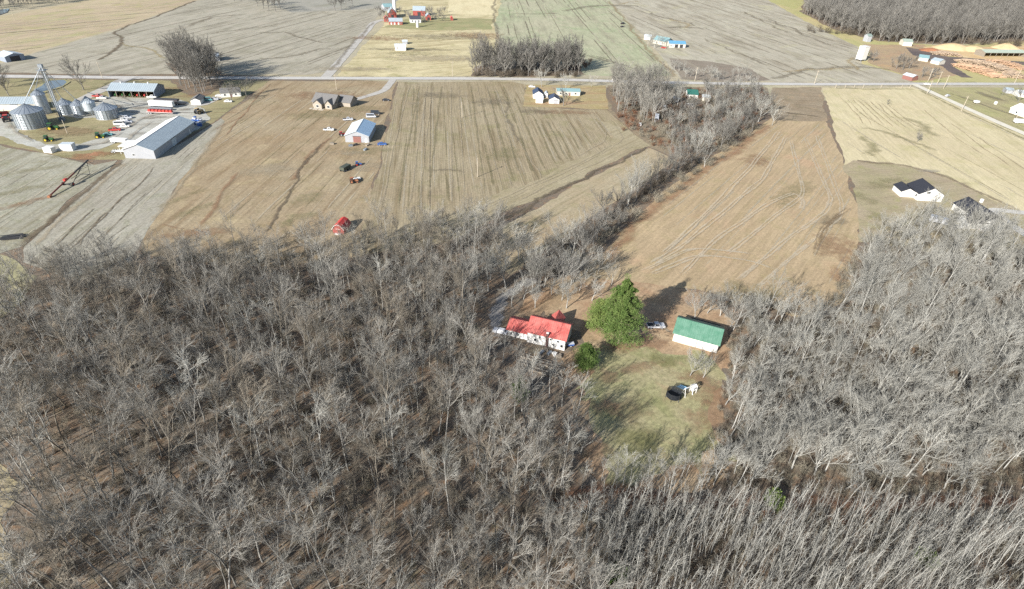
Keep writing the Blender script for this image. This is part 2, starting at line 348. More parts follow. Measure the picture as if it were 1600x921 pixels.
yelF = field_mat('yellow_field', (210, 192, 154), (202, 182, 146), (182, 164, 124), pang((1310, 160), (1400, 250)), 0.014, 0.6, 0.28, 0.18, c4=(190, 174, 128))
sheet('hay_field', [(1286, 138), (1430, 137), (1500, 168), (1620, 222), (1750, 290), (1750, 420), (1600, 335), (1540, 310), (1480, 276), (1400, 258), (1335, 250), (1322, 262), (1310, 225)], yelF, 0.03)
lawnR = field_mat('brown_lawn', (170, 150, 124), (162, 148, 112), (150, 128, 104), 0.3, 0.05, 0.5, 0.3, 0.22, c4=(160, 152, 100))
sheet('house_yard', [(1335, 250), (1400, 256), (1480, 274), (1545, 310), (1620, 340), (1700, 420), (1480, 400), (1345, 380), (1345, 345), (1322, 262)], lawnR, 0.035)
resid = field_mat('roadside_grass', (172, 162, 112), (166, 150, 114), (146, 128, 100), pang((1440, 140), (1590, 205)), 0.04, 0.7, 0.3, 0.22, c4=(150, 146, 92))
sheet('roadside_grass', [(1430, 137), (1750, 138), (1750, 290), (1620, 222), (1500, 168)], resid, 0.025)
lawn = field_mat('lawn', (152, 144, 102), (168, 152, 118), (136, 126, 90), 0.6, 0.09, 0.5, 0.4, 0.34, c4=(172, 146, 114))
sheet('lawn', [(925, 575), (960, 548), (1010, 540), (1060, 552), (1120, 566), (1132, 590), (1112, 640), (1118, 690), (1100, 735), (1010, 745), (935, 738), (920, 650)], lawn, 0.02, 2.2, 2.0)
lawn2 = field_mat('yard_leaves', (182, 154, 122), (168, 132, 102), (146, 116, 92), pang((800, 500), (900, 430)), 0.1, 0.6, 0.4, 0.3)
sheet('yard', [(800, 470), (850, 440), (920, 420), (1010, 428), (1060, 440), (1100, 455), (1140, 480), (1150, 520), (1140, 560), (1148, 640), (1132, 715), (1110, 756), (1020, 762), (930, 752), (908, 690), (905, 600), (900, 560), (900, 520), (850, 490), (800, 505)], lawn2, 0.015, 2.0, 2.0)
leftF = field_mat('left_edge_field', (186, 164, 130), (172, 152, 120), (148, 136, 100), pang((5, 800), (20, 900)), 0.06, 0.5, 0.4, 0.25)
sheet('field_edge', [(-150, 700), (6, 736), (24, 770), (28, 820), (14, 870), (4, 960), (-150, 1000)], leftF, 0.02, 2.2, 1.5)
weed = field_mat('weedy_ground', (160, 150, 112), (176, 160, 128), (128, 120, 84), 0.5, 0.08, 0.6, 0.4, 0.3)
sheet('weedy_ground', [(-200, 400), (0, 398), (34, 410), (60, 430), (40, 470), (-20, 520), (-200, 560)], weed, 0.022)
# lumber yard
saw = field_mat('sawdust', (214, 184, 138), (204, 164, 118), (184, 152, 118), 0.3, 0.04, 0.5, 0.1, 0.25, c4=(222, 198, 160))
sheet('sawdust_ground', [(1440, 74), (1478, 72), (1530, 74), (1600, 70), (1720, 72), (1720, 92), (1600, 96), (1530, 92), (1470, 88)], saw, 0.035, 1.5)
dark = field_mat('wet_yard', (104, 88, 84), (116, 98, 90), (84, 72, 72), 0.3, 0.04, 0.5, 0.1, 0.25)
sheet('yard_track', [(1415, 74), (1440, 78), (1475, 88), (1530, 92), (1600, 97), (1720, 98), (1720, 106), (1600, 102), (1545, 96), (1500, 96), (1488, 104), (1520, 122), (1505, 122), (1470, 106), (1452, 94), (1425, 86)], dark, 0.05, 1.0)
tanyard = field_mat('yard_soil', (176, 148, 116), (160, 134, 108), (190, 160, 120), 0.3, 0.03, 0.5, 0.15, 0.25, c4=(184, 138, 108))
sheet('yard_soil', [(1352, 70), (1440, 70), (1480, 86), (1500, 118), (1430, 128), (1400, 112), (1362, 100)], tanyard, 0.03, 1.5)
# dark leaf-strewn floors of the groves
for q in ([(1250, 18), (1300, 45), (1372, 65), (1470, 70), (1600, 65), (1780, 64), (1780, -60), (1300, -60), (1258, -4)], [(736, 118), (800, 121), (862, 119), (912, 118), (902, 103), (850, 97), (790, 100), (743, 104)], [(255, 99), (335, 100), (350, 118), (346, 138), (322, 150), (294, 150), (268, 130), (270, 112)], [(950, 138), (1036, 138), (1044, 170), (1034, 204), (985, 204), (953, 172)], [(1040, 140), (1195, 140), (1200, 168), (1140, 216), (1075, 248), (1045, 230), (1036, 190)]):
    sheet('grove_floor', q, GM, 0.055, 1.2, 4)
# roads
asph = patch_mat('pale_asphalt', (206, 202, 194), (192, 188, 182), False, 0.12)
shoulder = patch_mat('road_shoulder', (176, 166, 142), (160, 150, 122), True, 0.2, 1.0, 0.9)
MR = [(-300, 118.5), (0, 119.5), (180, 121.5), (350, 122.2), (500, 122.6), (700, 123), (800, 123.6), (900, 125.5), (1000, 128.5), (1130, 131), (1280, 132), (1430, 131.5), (1600, 131.5), (1750, 132)]
ribbon('road_verge', MR, 15, shoulder, 0.06)
ribbon('road', MR, 7.0, asph, 0.08, 0.05, 4, 0.02)
conc = patch_mat('pale_concrete', (228, 222, 204), (216, 208, 190), False, 0.08)
ribbon('side_road', [(1428, 132), (1450, 142), (1500, 165), (1560, 192), (1600, 209), (1700, 254)], 5.6, conc, 0.09, 0.05, 3, 0.02)
grav = patch_mat('pale_gravel', (196, 192, 184), (184, 178, 168), False, 0.2)
ribbon('farm_lane', [(509, 121), (530, 98), (555, 70), (575, 46), (584, 35), (600, 31)], (7, 6), grav, 0.075, 0.2, 4, 0.05)
ribbon('driveway', [(614, 124), (610, 132), (600, 142), (575, 150), (548, 158)], 5, grav, 0.08, 0.2, 2, 0.05)
ribbon('driveway', [(205, 121), (186, 128), (172, 136), (150, 145), (125, 158), (120, 172)], (9, 6), grav, 0.075, 0.2, 2, 0.05)
yg = field_mat('gravel_lot', (192, 186, 176), (180, 172, 160), (160, 150, 136), 0.3, 0.06, 0.8, 0.3, 0.24, c4=(170, 160, 144))
sheet('gravel_lot', [(110, 160), (170, 152), (262, 154), (300, 160), (318, 172), (326, 186), (318, 198), (300, 206), (245, 245), (195, 246), (188, 222), (158, 234), (110, 238), (60, 234), (22, 222), (0, 212), (-40, 205), (-40, 176), (14, 178), (30, 200), (30, 210), (70, 226), (120, 227), (160, 214), (190, 192), (186, 182), (120, 185), (96, 180)], yg, 0.06, 0.6, 2)
ribbon('farm_track', [(345, 153), (315, 166), (300, 164)], 4, grav, 0.07)
# yard of the house under the trees: the lane in the creek wood
lane = patch_mat('lane_gravel', (184, 182, 182), (166, 164, 162), True, 0.2, 2.4, 1.0)
ribbon('lane', [(845, 432), (815, 446), (790, 462), (776, 486), (772, 512), (784, 528)], 5.5, lane, 0.06, 0.3, 2)
cdrive = patch_mat('house_concrete', (206, 202, 194), (190, 186, 176), False, 0.1)
ribbon('house_drive', [(1620, 336), (1580, 331), (1548, 327), (1570, 345), (1600, 366), (1640, 390)], 4.5, cdrive, 0.07, 0.1, 2, 0.03)
ribbon('barn_drive', [(1032, 512), (1042, 516), (1054, 522)], 4, patch_mat('old_concrete', (186, 176, 156), (172, 160, 140), True, 0.15, 2), 0.06)
# ditches, tracks and stains
dk = patch_mat('dark_ditch', (118, 104, 84), (96, 84, 70), True, 0.3, 1.5, 0.9)
dk2 = patch_mat('wet_streak', (142, 132, 112), (126, 118, 102), True, 0.25, 1.2, 0.62)
rd = patch_mat('red_clay', (174, 132, 102), (156, 116, 86), True, 0.25, 1.2, 0.7)
pl = patch_mat('pale_stubble', (200, 186, 160), (186, 172, 144), True, 0.2, 1.2, 0.75)
lw0 = patch_mat('weedy_row', (150, 144, 108), (138, 130, 98), True, 0.2, 1.3, 0.6)
gr = patch_mat('green_growth', (146, 144, 98), (156, 150, 108), True, 0.25, 1.0, 0.62)
ribbon('ditch', [(306, 1), (270, 16), (220, 34), (178, 50), (192, 60), (194, 68), (186, 74), (150, 96)], 5, dk, 0.09, 1.0, 4)
ribbon('ditch', [(188, 66), (196, 72), (230, 76), (262, 92)], 4, patch_mat('dry_grass', (196, 178, 130), (176, 160, 112), True, 0.2), 0.085, 1.0, 4)
ribbon('wet_streak', [(400, 50), (450, 52), (480, 60), (515, 68)], 6, dk2, 0.09, 3, 4)
ribbon('wet_streak', [(400, 92), (440, 92), (470, 84), (520, 76)], 6, dk2, 0.09, 3, 4)
ribbon('wet_streak', [(290, 42), (330, 28), (380, 22)], 9, dk2, 0.09, 3, 5)
ribbon('wet_streak', [(320, 55), (380, 44), (440, 40)], 6, dk2, 0.09, 3, 5)
ribbon('field_margin', [(515, 113), (548, 72), (583, 35)], 5, dk2, 0.085, 0.8, 4)
ribbon('field_margin', [(772, -20), (772, 24), (776, 46), (784, 74)], 6, dk2, 0.085, 1, 4)
ribbon('field_margin', [(952, 2), (985, 42), (1010, 76), (1056, 122)], 6, patch_mat('tan_margin', (190, 168, 130), (160, 140, 110), True, 0.2), 0.085, 1, 4)
ribbon('field_margin', [(800, 22), (830, 22), (876, 21)], 7, dk2, 0.085, 1, 4)
for q, w in (([(880, 18), (930, 10), (1000, 9)], 16), ([(920, 86), (955, 98), (1000, 115)], 5), ([(905, 86), (935, 92), (965, 98)], 7), ([(985, 100), (1000, 114)], 4), ([(1040, 44), (1070, 42), (1105, 46)], 12), ([(1020, 20), (1030, 28), (1075, 34), (1082, 42)], 7), ([(1200, 30), (1260, 58), (1300, 72)], 7), ([(1160, 18), (1230, 52)], 5), ([(1100, 60), (1200, 104)], 5), ([(1200, 124), (1260, 110), (1340, 104), (1400, 112)], 8)):
    ribbon('wet_streak', q, w, dk2, 0.09, 2, 4)
for q, w in (([(1040, 30), (1070, 36), (1078, 40), (1060, 43)], 9), ([(1345, 112), (1330, 104), (1325, 96), (1340, 90)], 5), ([(1220, 114), (1300, 106), (1350, 108)], 6), ([(1000, 2), (950, 8)], 6)):
    ribbon('dry_growth', q, w, patch_mat('dry_growth', (204, 182, 138), (188, 168, 126), True, 0.2), 0.092, 2, 4)
for q, rx, ry, m in (((690, 58), 60, 18, dk2), ((640, 78), 50, 8, dk2), ((590, 60), 40, 14, rd), ((745, 56), 35, 20, rd), ((560, 108), 40, 10, pl), ((690, 92), 60, 16, pl), ((640, 84), 30, 8, gr)):
    blot('pasture_patch', q, rx, ry, 0.15, m, 0.08)
# left fields
ribbon('ditch', [(192, 250), (150, 285), (112, 318), (70, 352), (36, 392)], (4, 5), dk, 0.08, 0.6, 3)
ribbon('field_margin', [(200, 252), (160, 288), (124, 318), (84, 352), (48, 390)], 3.5, pl, 0.085, 0.4, 3)
for q, w in (([(243, 260), (225, 282), (205, 298), (180, 320), (150, 350), (120, 380), (100, 396)], 1.1), ([(165, 330), (128, 374), (122, 388)], .9), ([(150, 324), (110, 360), (86, 386)], .8), ([(205, 350), (165, 378)], .9), ([(230, 300), (180, 350), (160, 372)], .7)):
    ribbon('wheel_rut', q, w, dk, 0.085, 0.3, 2)
ribbon('farm_track', [(505, 222), (485, 246), (470, 262), (458, 290), (446, 318), (430, 342), (410, 366)], 2.2, dk, 0.085, 0.5, 2)
ribbon('farm_track', [(520, 215), (495, 232), (472, 258), (455, 285)], 4, rd, 0.08, 0.6, 2)
ribbon('farm_track', [(352, 190), (330, 222), (285, 286), (235, 350)], 4, pl, 0.08, 0.4, 3)
for q, w in (([(372, 268), (345, 308), (318, 345), (300, 365)], 3), ([(240, 350), (270, 356), (300, 360)], 1.2), ([(420, 130), (380, 180), (350, 215)], 2), ([(300, 178), (390, 176), (330, 205)], 1.4)):
    ribbon('farm_track', q, w, rd, 0.08, 0.5, 3)
for q, rx, ry, a, m in (((300, 330), 14, 3, 1.0, gr), ((282, 310), 16, 2.5, 1.1, gr), ((310, 365), 16, 5, 0.3, rd), ((145, 243), 14, 6, 0.4, patch_mat('bare_red_soil', (204, 142, 106), (178, 112, 80), True, 0.25, 1.5, 0.95)), ((100, 245), 12, 4, 0.2, gr), ((178, 240), 6, 6, 0.4, gr), ((25, 300), 20, 4, 0.8, gr), ((60, 265), 16, 4, 0.6, gr), ((30, 320), 14, 4, 0.8, rd), ((110, 205), 20, 9, 0.1, patch_mat('dry_lot', (172, 148, 112), (152, 132, 96), True, 0.25, 2)), ((500, 150), 30, 12, 0.2, rd), ((560, 170), 18, 9, 0.2, gr), ((500, 180), 30, 8, 0.2, gr), ((580, 236), 20, 6, 0.2, gr), ((545, 240), 12, 5, 0.2, pl), ((560, 262), 14, 8, 0.2, pl), ((480, 310), 12, 6, 1.0, gr), ((470, 340), 10, 5, 0.5, gr), ((445, 350), 5, 4, 0.5, gr), ((420, 265), 14, 10, 0.5, pl), ((645, 162), 8, 4, 0.2, pl), ((586, 226), 12, 3, 0.05, pl), ((250, 140), 18, 6, .3, rd), ((300, 150), 16, 6, .4, rd)):
    blot('ground_patch', q, rx, ry, a, m, 0.07)
# crop rows field: wheel lines and damp strips
for x0, x1, w, m in ((640, 596, 1.4, pl), (655, 622, 1.6, lw0), (668, 640, 1.5, pl), (676, 655, 1.0, pl), (690, 668, 1.6, lw0), (704, 706, 1.6, pl), (716, 726, 1.3, pl), (735, 758, 1.7, lw0), (745, 785, 1.1, pl), (760, 800, 1.2, pl), (772, 820, 1.1, pl), (786, 845, 1.2, lw0)):
    ribbon('wheel_line', [(x0, 134), ((x0 * 2 + x1) / 3, 190), ((x0 + 2 * x1) / 3, 250), (x1, 322 - max(0, (x1 - 640)) * 0.16)], w, m, 0.08, 0.12, 3)
for q, w in (([(740, 330), (830, 290), (925, 246), (960, 226)], 1.4), ([(760, 326), (850, 286), (940, 242), (975, 218), (960, 196)], 1.2), ([(800, 318), (900, 270), (985, 230)], 1.2), ([(930, 180), (948, 205), (945, 222), (900, 246)], 1.5), ([(800, 205), (840, 270), (848, 282)], 1.5)):
    ribbon('wheel_line', q, w, pl, 0.085, 0.3, 3)
ribbon('wet_streak', [(787, 150), (795, 190), (806, 225)], 3, dk2, 0.085, 1, 3)
ribbon('wet_streak', [(660, 268), (730, 268)], 3, dk2, 0.085, 1, 3)
for q, rx, ry, a, m in (((770, 160), 18, 10, 0.2, dk2), ((690, 150), 22, 8, 0.1, dk2), ((880, 176), 26, 6, 0.1, rd), ((835, 175), 14, 8, 0.1, dk2), ((790, 240), 14, 10, 0.8, gr)):
    blot('ground_patch', q, rx, ry, a, m, 0.075)
ribbon('brush_margin', [(770, 352), (850, 308), (940, 266), (1012, 230)], (4.5, 2.5), patch_mat('dead_brush', (112, 100, 82), (88, 80, 68), True, 0.35, 1.4, 0.9), 0.09, 0.8, 2)
# brown field: tramlines and red rim
tl = patch_mat('tramline', (246, 232, 206), (236, 220, 192), True, 0.15, 1.6, 0.6)
tl2 = patch_mat('tramline_dark', (160, 136, 106), (150, 128, 98), True, 0.15, 1.3, 0.7)
for q in ([(1008, 418), (1060, 388), (1130, 330), (1190, 280), (1226, 214)], [(1030, 400), (1100, 335), (1170, 262), (1215, 205)], [(1060, 432), (1120, 372), (1200, 318), (1240, 300), (1254, 312), (1248, 330)], [(1130, 400), (1200, 345), (1250, 308), (1252, 290), (1232, 220)], [(1150, 440), (1220, 380), (1290, 330), (1296, 310), (1255, 215)], [(1180, 450), (1250, 390), (1310, 340), (1312, 318), (1272, 210)], [(1010, 432), (1090, 398), (1170, 408), (1215, 425)], [(1000, 425), (1080, 388), (1180, 398)], [(1275, 385), (1290, 350), (1325, 325)], [(1270, 400), (1280, 360), (1310, 335)]):
    for d_ in (0, 3): ribbon('tramline', [(x + d_ * 1.6, y + d_ * .4) for x, y in q], 1.3, tl if q[0][0] < 1270 else tl2, 0.3, 0.2, 3)
ribbon('field_rim', [(1205, 196), (1160, 224), (1110, 262), (1040, 312), (990, 350), (955, 390), (940, 415)], 9, patch_mat('red_rim', (184, 138, 104), (176, 126, 94), True, 0.2, 0.9, 0.8), 0.07, 1.5, 3)
for q, rx, ry, a, m in (((1310, 390), 10, 18, -0.2, rd), ((1300, 345), 12, 6, 0.8, dk2), ((1310, 430), 5, 10, 0, patch_mat('red_edge', (190, 144, 112), (176, 128, 96), True, 0.2)), ((1240, 300), 22, 6, 0.7, gr), ((1230, 320), 10, 4, 0.7, gr), ((1170, 460), 14, 7, 0.3, gr), ((1180, 250), 14, 10, 0.8, rd)):
    blot('ground_patch', q, rx, ry, a, m, 0.075)
ribbon('ditch', [(1212, 172), (1240, 178), (1290, 186)], 3, dk, 0.08, 0.8, 3)
# yellow field
ribbon('grassy_swale', [(1335, 199), (1360, 202), (1395, 212), (1430, 226), (1470, 236)], 8, gr, 0.07, 1.5, 3)
ribbon('grassy_swale', [(1410, 183), (1440, 196), (1470, 216)], 12, gr, 0.07, 1.5, 3)
ribbon('grassy_swale', [(1345, 212), (1358, 240), (1362, 246)], 10, gr, 0.07, 1.5, 3)
ribbon('field_margin', [(1436, 141), (1500, 172), (1560, 199), (1640, 236)], 4, patch_mat('mown_verge', (150, 146, 96), (140, 136, 90), True, 0.2), 0.075, 0.3, 3)
ribbon('field_margin', [(1300, 138.5), (1360, 140), (1430, 139)], 5, gr, 0.075, 0.5, 3)
ribbon('field_margin', [(1338, 252), (1400, 257), (1470, 272), (1540, 306), (1600, 333)], 4, patch_mat('soil_margin', (150, 130, 108), (140, 122, 100), True, 0.2), 0.075, 0.5, 3)
for i in range(9):
    ribbon('swath_line', [(1312 + 9 * i, 152 + 1.2 * i), (1340 + 9.5 * i, 180 + 1.0 * i), (1352 + 11 * i, 196 + 0.8 * i)], 0.9, tl2, 0.08, 0.3, 3)
for i in range(6):
    i % 2 or ribbon('swath_line', [(1440 + 22 * i, 170 + 11 * i), (1500 + 20 * i, 220 + 8 * i), (1540 + 20 * i, 246 + 8 * i)], 0.9, tl2, 0.08, 0.4, 3)
for q, rx, ry, a, m in (((1452, 268), 8, 3, 0, patch_mat('gravel_spot', (196, 190, 182), (180, 172, 160), True, 0.2)), ((1505, 288), 5, 2, 0, pl), ((1375, 290), 16, 6, 0.2, gr), ((1400, 283), 14, 4, 0.2, gr), ((1350, 310), 6, 9, 0, gr), ((1375, 340), 8, 6, 0, gr)):
    blot('ground_patch', q, rx, ry, a, m, 0.075)
ribbon('grassy_swale', [(1520, 143), (1550, 152), (1575, 160)], 9, dk2, 0.07, 1, 3)
ribbon('farm_track', [(1480, 145), (1540, 165), (1600, 188)], 5, dk2, 0.07, 1, 3)
# home yard
for q, rx, ry, a, m in (((970, 545), 8, 4, 0.2, rd), ((1010, 535), 9, 5, 0, rd), ((1075, 588), 7, 3.5, 0, rd), ((985, 640), 8, 6, 0.3, patch_mat('dry_lawn', (164, 146, 112), (150, 134, 100), True, 0.25)), ((1040, 565), 9, 4, 0.1, patch_mat('green_lawn', (138, 138, 84), (128, 130, 78), True, 0.25)), ((1000, 690), 9, 6, 0.3, patch_mat('green_lawn_patch', (140, 140, 86), (130, 132, 80), True, 0.25)), ((1090, 660), 5, 6, 0, rd), ((1115, 620), 6, 8, 0, rd), ((870, 470), 12, 4, 0.8, patch_mat('dry_yard', (200, 172, 132), (184, 154, 116), True, 0.25)), ((905, 440), 12, 4, 0.8, pl), ((840, 470), 12, 3, 0.8, rd), ((840, 548), 7, 3, -0.2, patch_mat('bare_yard', (160, 148, 126), (146, 134, 112), True, 0.3)), ((1145, 445), 6, 3, .3, gr)):
    blot('yard_patch', q, rx, ry, a, m, 0.05)
ribbon('leaf_gap', [(860, 772), (1100, 780), (1300, 788), (1480, 792), (1700, 800)], 5, patch_mat('red_leaves', (134, 92, 70), (116, 78, 60), True, 0.3, 1.2, 0.95), 0.05, 0.8, 2)
# farm pond
k = NT('pond_water'); k.b.inputs['Base Color'].default_value = (0.12, 0.14, 0.15, 1); k.b.inputs['Roughness'].default_value = 0.12; k.b.inputs['Specular IOR Level'].default_value = 0.5
sheet('pond_bank', [(44, 148), (62, 132), (74, 126), (99, 124.5), (108, 129), (99, 138), (80, 143.5), (62, 149)], lawn, 0.05, 0.8, 2)
sheet('pond', [(50, 146), (58, 139), (66, 133.5), (72, 130), (80, 127.5), (90, 126.5), (99, 126.5), (103, 128), (103, 130.5), (97, 135), (88, 138.5), (78, 141), (68, 144), (59, 146.5)], k.m, 0.06, 0.5, 1.5)
sheet('lake', [(-40, 20), (0, 16), (16, 14), (12, 20), (0, 24), (-40, 32)], k.m, 0.06, 0.3, 4)

ld = patch_mat('line_dark', (126, 116, 100), (112, 102, 88), True, 0.15, 1.6, 0.7); lp = patch_mat('line_pale', (228, 218, 194), (216, 206, 182), True, 0.12, 1.6, 0.6); lw = patch_mat('line_olive', (140, 134, 98), (130, 122, 88), True, 0.15, 1.4, 0.6)
PS = [(182, 50), (262, 20), (306, 4), (380, 0), (470, 19), (596, 14), (580, 36), (512, 110), (350, 114), (190, 114), (10, 112), (62, 84), (122, 64)]
lines_in('field_lines', PS, ((417, 85), (470, 68)), 11, 1.8, ld, .11, 1, .5); lines_in('field_lines', PS, ((417, 85), (470, 68)), 14, 2.4, lp, .113, 2, .5)
PT = [(960, 4), (1130, -30), (1190, -2), (1252, 32), (1336, 74), (1345, 100), (1400, 116), (1300, 127), (1066, 121), (1004, 50)]
lines_in('field_lines', PT, ((1060, 30), (1240, 100)), 12, 2.0, ld, .116, 3, .55); lines_in('field_lines', PT, ((1060, 30), (1240, 100)), 14, 2.6, lp, .119, 4, .55)
PG = [(784, -20), (926, -20), (950, 2), (983, 42), (1042, 115), (915, 114), (862, 98), (795, 78), (776, 40)]
lines_in('field_lines', PG, ((918, 85), (890, 44.5)), 10, 1.7, ld, .122, 5, .5); lines_in('field_lines', PG, ((918, 85), (890, 44.5)), 12, 2.4, lp, .125, 6, .6)
PC = [(624, 131), (800, 131), (818, 134), (820, 166), (880, 172), (946, 176), (980, 206), (925, 238), (830, 282), (720, 322), (650, 345), (580, 342), (600, 240)]
lines_in('field_lines', PC, ((702, 205), (710, 310)), 4.2, 0.9, lp, .128, 7, .6, .3); lines_in('field_lines', PC, ((702, 205), (710, 310)), 5.5, 1.6, lw, .131, 8, .6, .3); lines_in('field_lines', PC, ((702, 205), (710, 310)), 12, 1.3, ld, .134, 9, .2, .3)
PB = [(1212, 190), (1286, 190), (1318, 262), (1340, 345), (1326, 420), (1308, 474), (1240, 486), (1180, 470), (1130, 436), (1010, 428), (950, 408), (1010, 332), (1104, 256)]
lines_in('field_lines', PB, ((1110, 376), (1132, 354)), 5, 1.0, lp, .137, 10, .8, .3, (60, 200)); lines_in('field_lines', PB, ((1110, 376), (1132, 354)), 14, .6, lw, .14, 11, .1, .3)
PA = [(200, 252), (242, 252), (300, 218), (343, 190), (276, 288), (226, 360), (196, 414), (124, 432), (50, 408), (110, 322)]
lines_in('field_lines', PA, ((150, 348), (197, 307)), 4, .5, ld, .143, 12, .45, .2, (15, 60)); lines_in('field_lines', PA, ((150, 348), (197, 307)), 4, .9, lp, .146, 13, .5, .2, (15, 70))
PL = [(0, 232), (70, 246), (145, 260), (180, 254), (104, 314), (36, 382), (0, 396), (-60, 430), (-100, 300)]
lines_in('field_lines', PL, ((20, 330), (150, 250)), 5, .7, ld, .149, 14, .4, .3, (15, 60)); lines_in('field_lines', PL, ((20, 330), (150, 250)), 5, 1.2, lp, .152, 15, .5, .3, (15, 60))
PY = [(1294, 142), (1430, 141), (1500, 171), (1610, 222), (1700, 280), (1600, 328), (1540, 304), (1480, 272), (1400, 254), (1338, 246), (1314, 225)]
lines_in('field_lines', PY, ((1400, 168), (1437, 187)), 12, .8, lw, .155, 16, .2, .4); lines_in('field_lines', PY, ((1400, 168), (1437, 187)), 9, 1.8, lp, .158, 17, .5, .4)
PM = [(360, 130), (500, 150), (600, 132), (592, 240), (572, 338), (440, 352), (240, 354), (282, 290), (350, 190)]
lines_in('field_lines', PM, ((330, 300), (500, 170)), 5, .9, lp, .161, 18, .4, .5, (15, 70)); lines_in('field_lines', PM, ((330, 300), (500, 170)), 6, 1.1, lw, .164, 19, .4, .5, (15, 70))
PH = [(-200, 80), (0, 34), (62, 20), (140, 6), (290, 2), (270, 12), (180, 44), (60, 78), (0, 92), (-200, 130)]
lines_in('field_lines', PH, ((40, 60), (120, 52)), 9, 2, ld, .167, 20, .4); lines_in('field_lines', PH, ((40, 60), (120, 52)), 11, 2.6, lp, .17, 21, .4)

tyre = patch_mat('lot_tyre_tracks', (158, 150, 138), (146, 136, 122), True, 0.2, 1.4, 0.7)
for q, w in (([(185, 150), (215, 164), (270, 160), (300, 166)], 2.5), ([(190, 205), (225, 185), (262, 176), (310, 178)], 3), ([(195, 225), (215, 205), (240, 190)], 2.2), ([(60, 230), (110, 233), (160, 226), (190, 208)], 2), ([(14, 190), (20, 205), (50, 224)], 2.4), ([(205, 240), (235, 215), (262, 196)], 2), ([(175, 160), (195, 175), (230, 180)], 2)):
    ribbon('tyre_track', q, w, tyre, 0.3, 0.4, 2)
for q, rx, ry in (((215, 170), 8, 4), ((240, 185), 7, 3), ((290, 172), 6, 3), ((180, 168), 7, 4), ((215, 210), 5, 3), ((18, 200), 5, 4)): blot('lot_stain', q, rx, ry, .3, tyre, 0.3)
for q, rx, ry, m in (((945, 590), 4, 3, lawn2), ((1118, 655), 4, 6, None), ((930, 700), 5, 4, None), ((1070, 735), 7, 3, None), ((1000, 575), 8, 2.5, None), ((1105, 600), 5, 4, None), ((950, 640), 5, 4, None)):
    blot('leaf_patch', q, rx, ry, .4, patch_mat('fallen_leaves', (176, 142, 112), (158, 124, 96), True, .3, 1.2, .85), 0.3)
# ------------------------------------------------------------------ trees
def grow(P, D, L, R, n, wob, lift, r, tip=0.3):              # branches as polylines: (N, n+1, 3) points and (N, n+1) radii
    N = len(P); pts = [P]; d = D / np.linalg.norm(D, axis=1)[:, None]; p = P
    for i in range(n):
        d = d + r.normal(0, wob, (N, 3)); d[:, 2] += lift; d /= np.linalg.norm(d, axis=1)[:, None]
        p = p + d * (L / n)[:, None]; pts.append(p)
    return np.stack(pts, 1), R[:, None] * np.linspace(1, tip, n + 1)[None]
def sprout(pts, rads, k, t0, t1, ang, lr, r, wj=0.25, top=None):   # k children on each branch
    N, m, _ = pts.shape; t = t0 + (t1 - t0) * ((np.arange(k)[None] + r.random((N, k))) / k); s = t * (m - 1); i = np.clip(s.astype(int), 0, m - 2); f = (s - i)[..., None]
    I = np.arange(N)[:, None]; a, b = pts[I, i], pts[I, i + 1]; P = a + (b - a) * f; D = b - a; D /= np.linalg.norm(D, axis=-1)[..., None] + 1e-9
    ref = r.normal(0, 1, D.shape); ref -= D * (ref * D).sum(-1)[..., None]; ref /= np.linalg.norm(ref, axis=-1)[..., None] + 1e-9
    an = ang * (1 + r.normal(0, wj, t.shape))[..., None]
    DD = D * np.cos(an) + ref * np.sin(an)
    seglen = np.linalg.norm(pts[:, 1:] - pts[:, :-1], axis=-1).sum(1)
    L = seglen[:, None] * lr * (1 - 0.55 * t) * (0.7 + 0.6 * r.random(t.shape)) if top is None else top * (1 - 0.5 * t) * (0.7 + 0.6 * r.random(t.shape))
    R = rads[I, i] * (1 - f[..., 0]) + rads[I, i + 1] * f[..., 0]
    return P.reshape(-1, 3), DD.reshape(-1, 3), L.reshape(-1), R.reshape(-1)
def tubes(pts, rads, n):                                     # n-sided tubes; returns vertices and quads
    N, m, _ = pts.shape; T = np.gradient(pts, axis=1); T /= np.linalg.norm(T, axis=-1)[..., None] + 1e-9
    ref = np.where(np.abs(T[..., 2:3]) < 0.9, np.array([0, 0, 1.0]), np.array([1.0, 0, 0])); a = np.cross(T, ref); a /= np.linalg.norm(a, axis=-1)[..., None] + 1e-9; b = np.cross(T, a)
    th = np.arange(n) * 2 * np.pi / n
    v = pts[:, :, None] + (a[:, :, None] * np.cos(th)[:, None] + b[:, :, None] * np.sin(th)[:, None]) * rads[:, :, None, None]
    base = (np.arange(N) * m * n)[:, None, None]; i = np.arange(m - 1)[None, :, None] * n; j = np.arange(n)[None, None]; j2 = (j + 1) % n
    q = np.stack([base + i + j, base + i + j2, base + i + n + j2, base + i + n + j], -1)
    return v.reshape(-1, 3), q.reshape(-1, 4)
def mesh_from(name, chunks, mat):
    V = np.concatenate([c[0] for c in chunks]); off = 0; Q = []
    for v, q in chunks: Q.append(q + off); off += len(v)
    Q = np.concatenate(Q); w = Q.shape[1]
    me = bpy.data.meshes.new(name); me.vertices.add(len(V)); me.vertices.foreach_set('co', V.astype(np.float32).ravel())
    me.loops.add(Q.size); me.loops.foreach_set('vertex_index', Q.astype(np.int32).ravel())
    me.polygons.add(len(Q)); me.polygons.foreach_set('loop_start', np.arange(0, Q.size, w, dtype=np.int32)); me.polygons.foreach_set('loop_total', np.full(len(Q), w, dtype=np.int32))
    me.materials.append(mat); me.update(); me.validate(); return me
BARK = bark('grey_bark', (172, 169, 162), (138, 135, 128), 0.38)
TWIG = bark('twig_bark', (176, 172, 163), (148, 144, 135), 0.35)
PALE = bark('pale_bark', (194, 192, 185), (164, 161, 153), 0.35)
PTWIG = bark('pale_twig', (192, 190, 181), (164, 161, 151), 0.3)
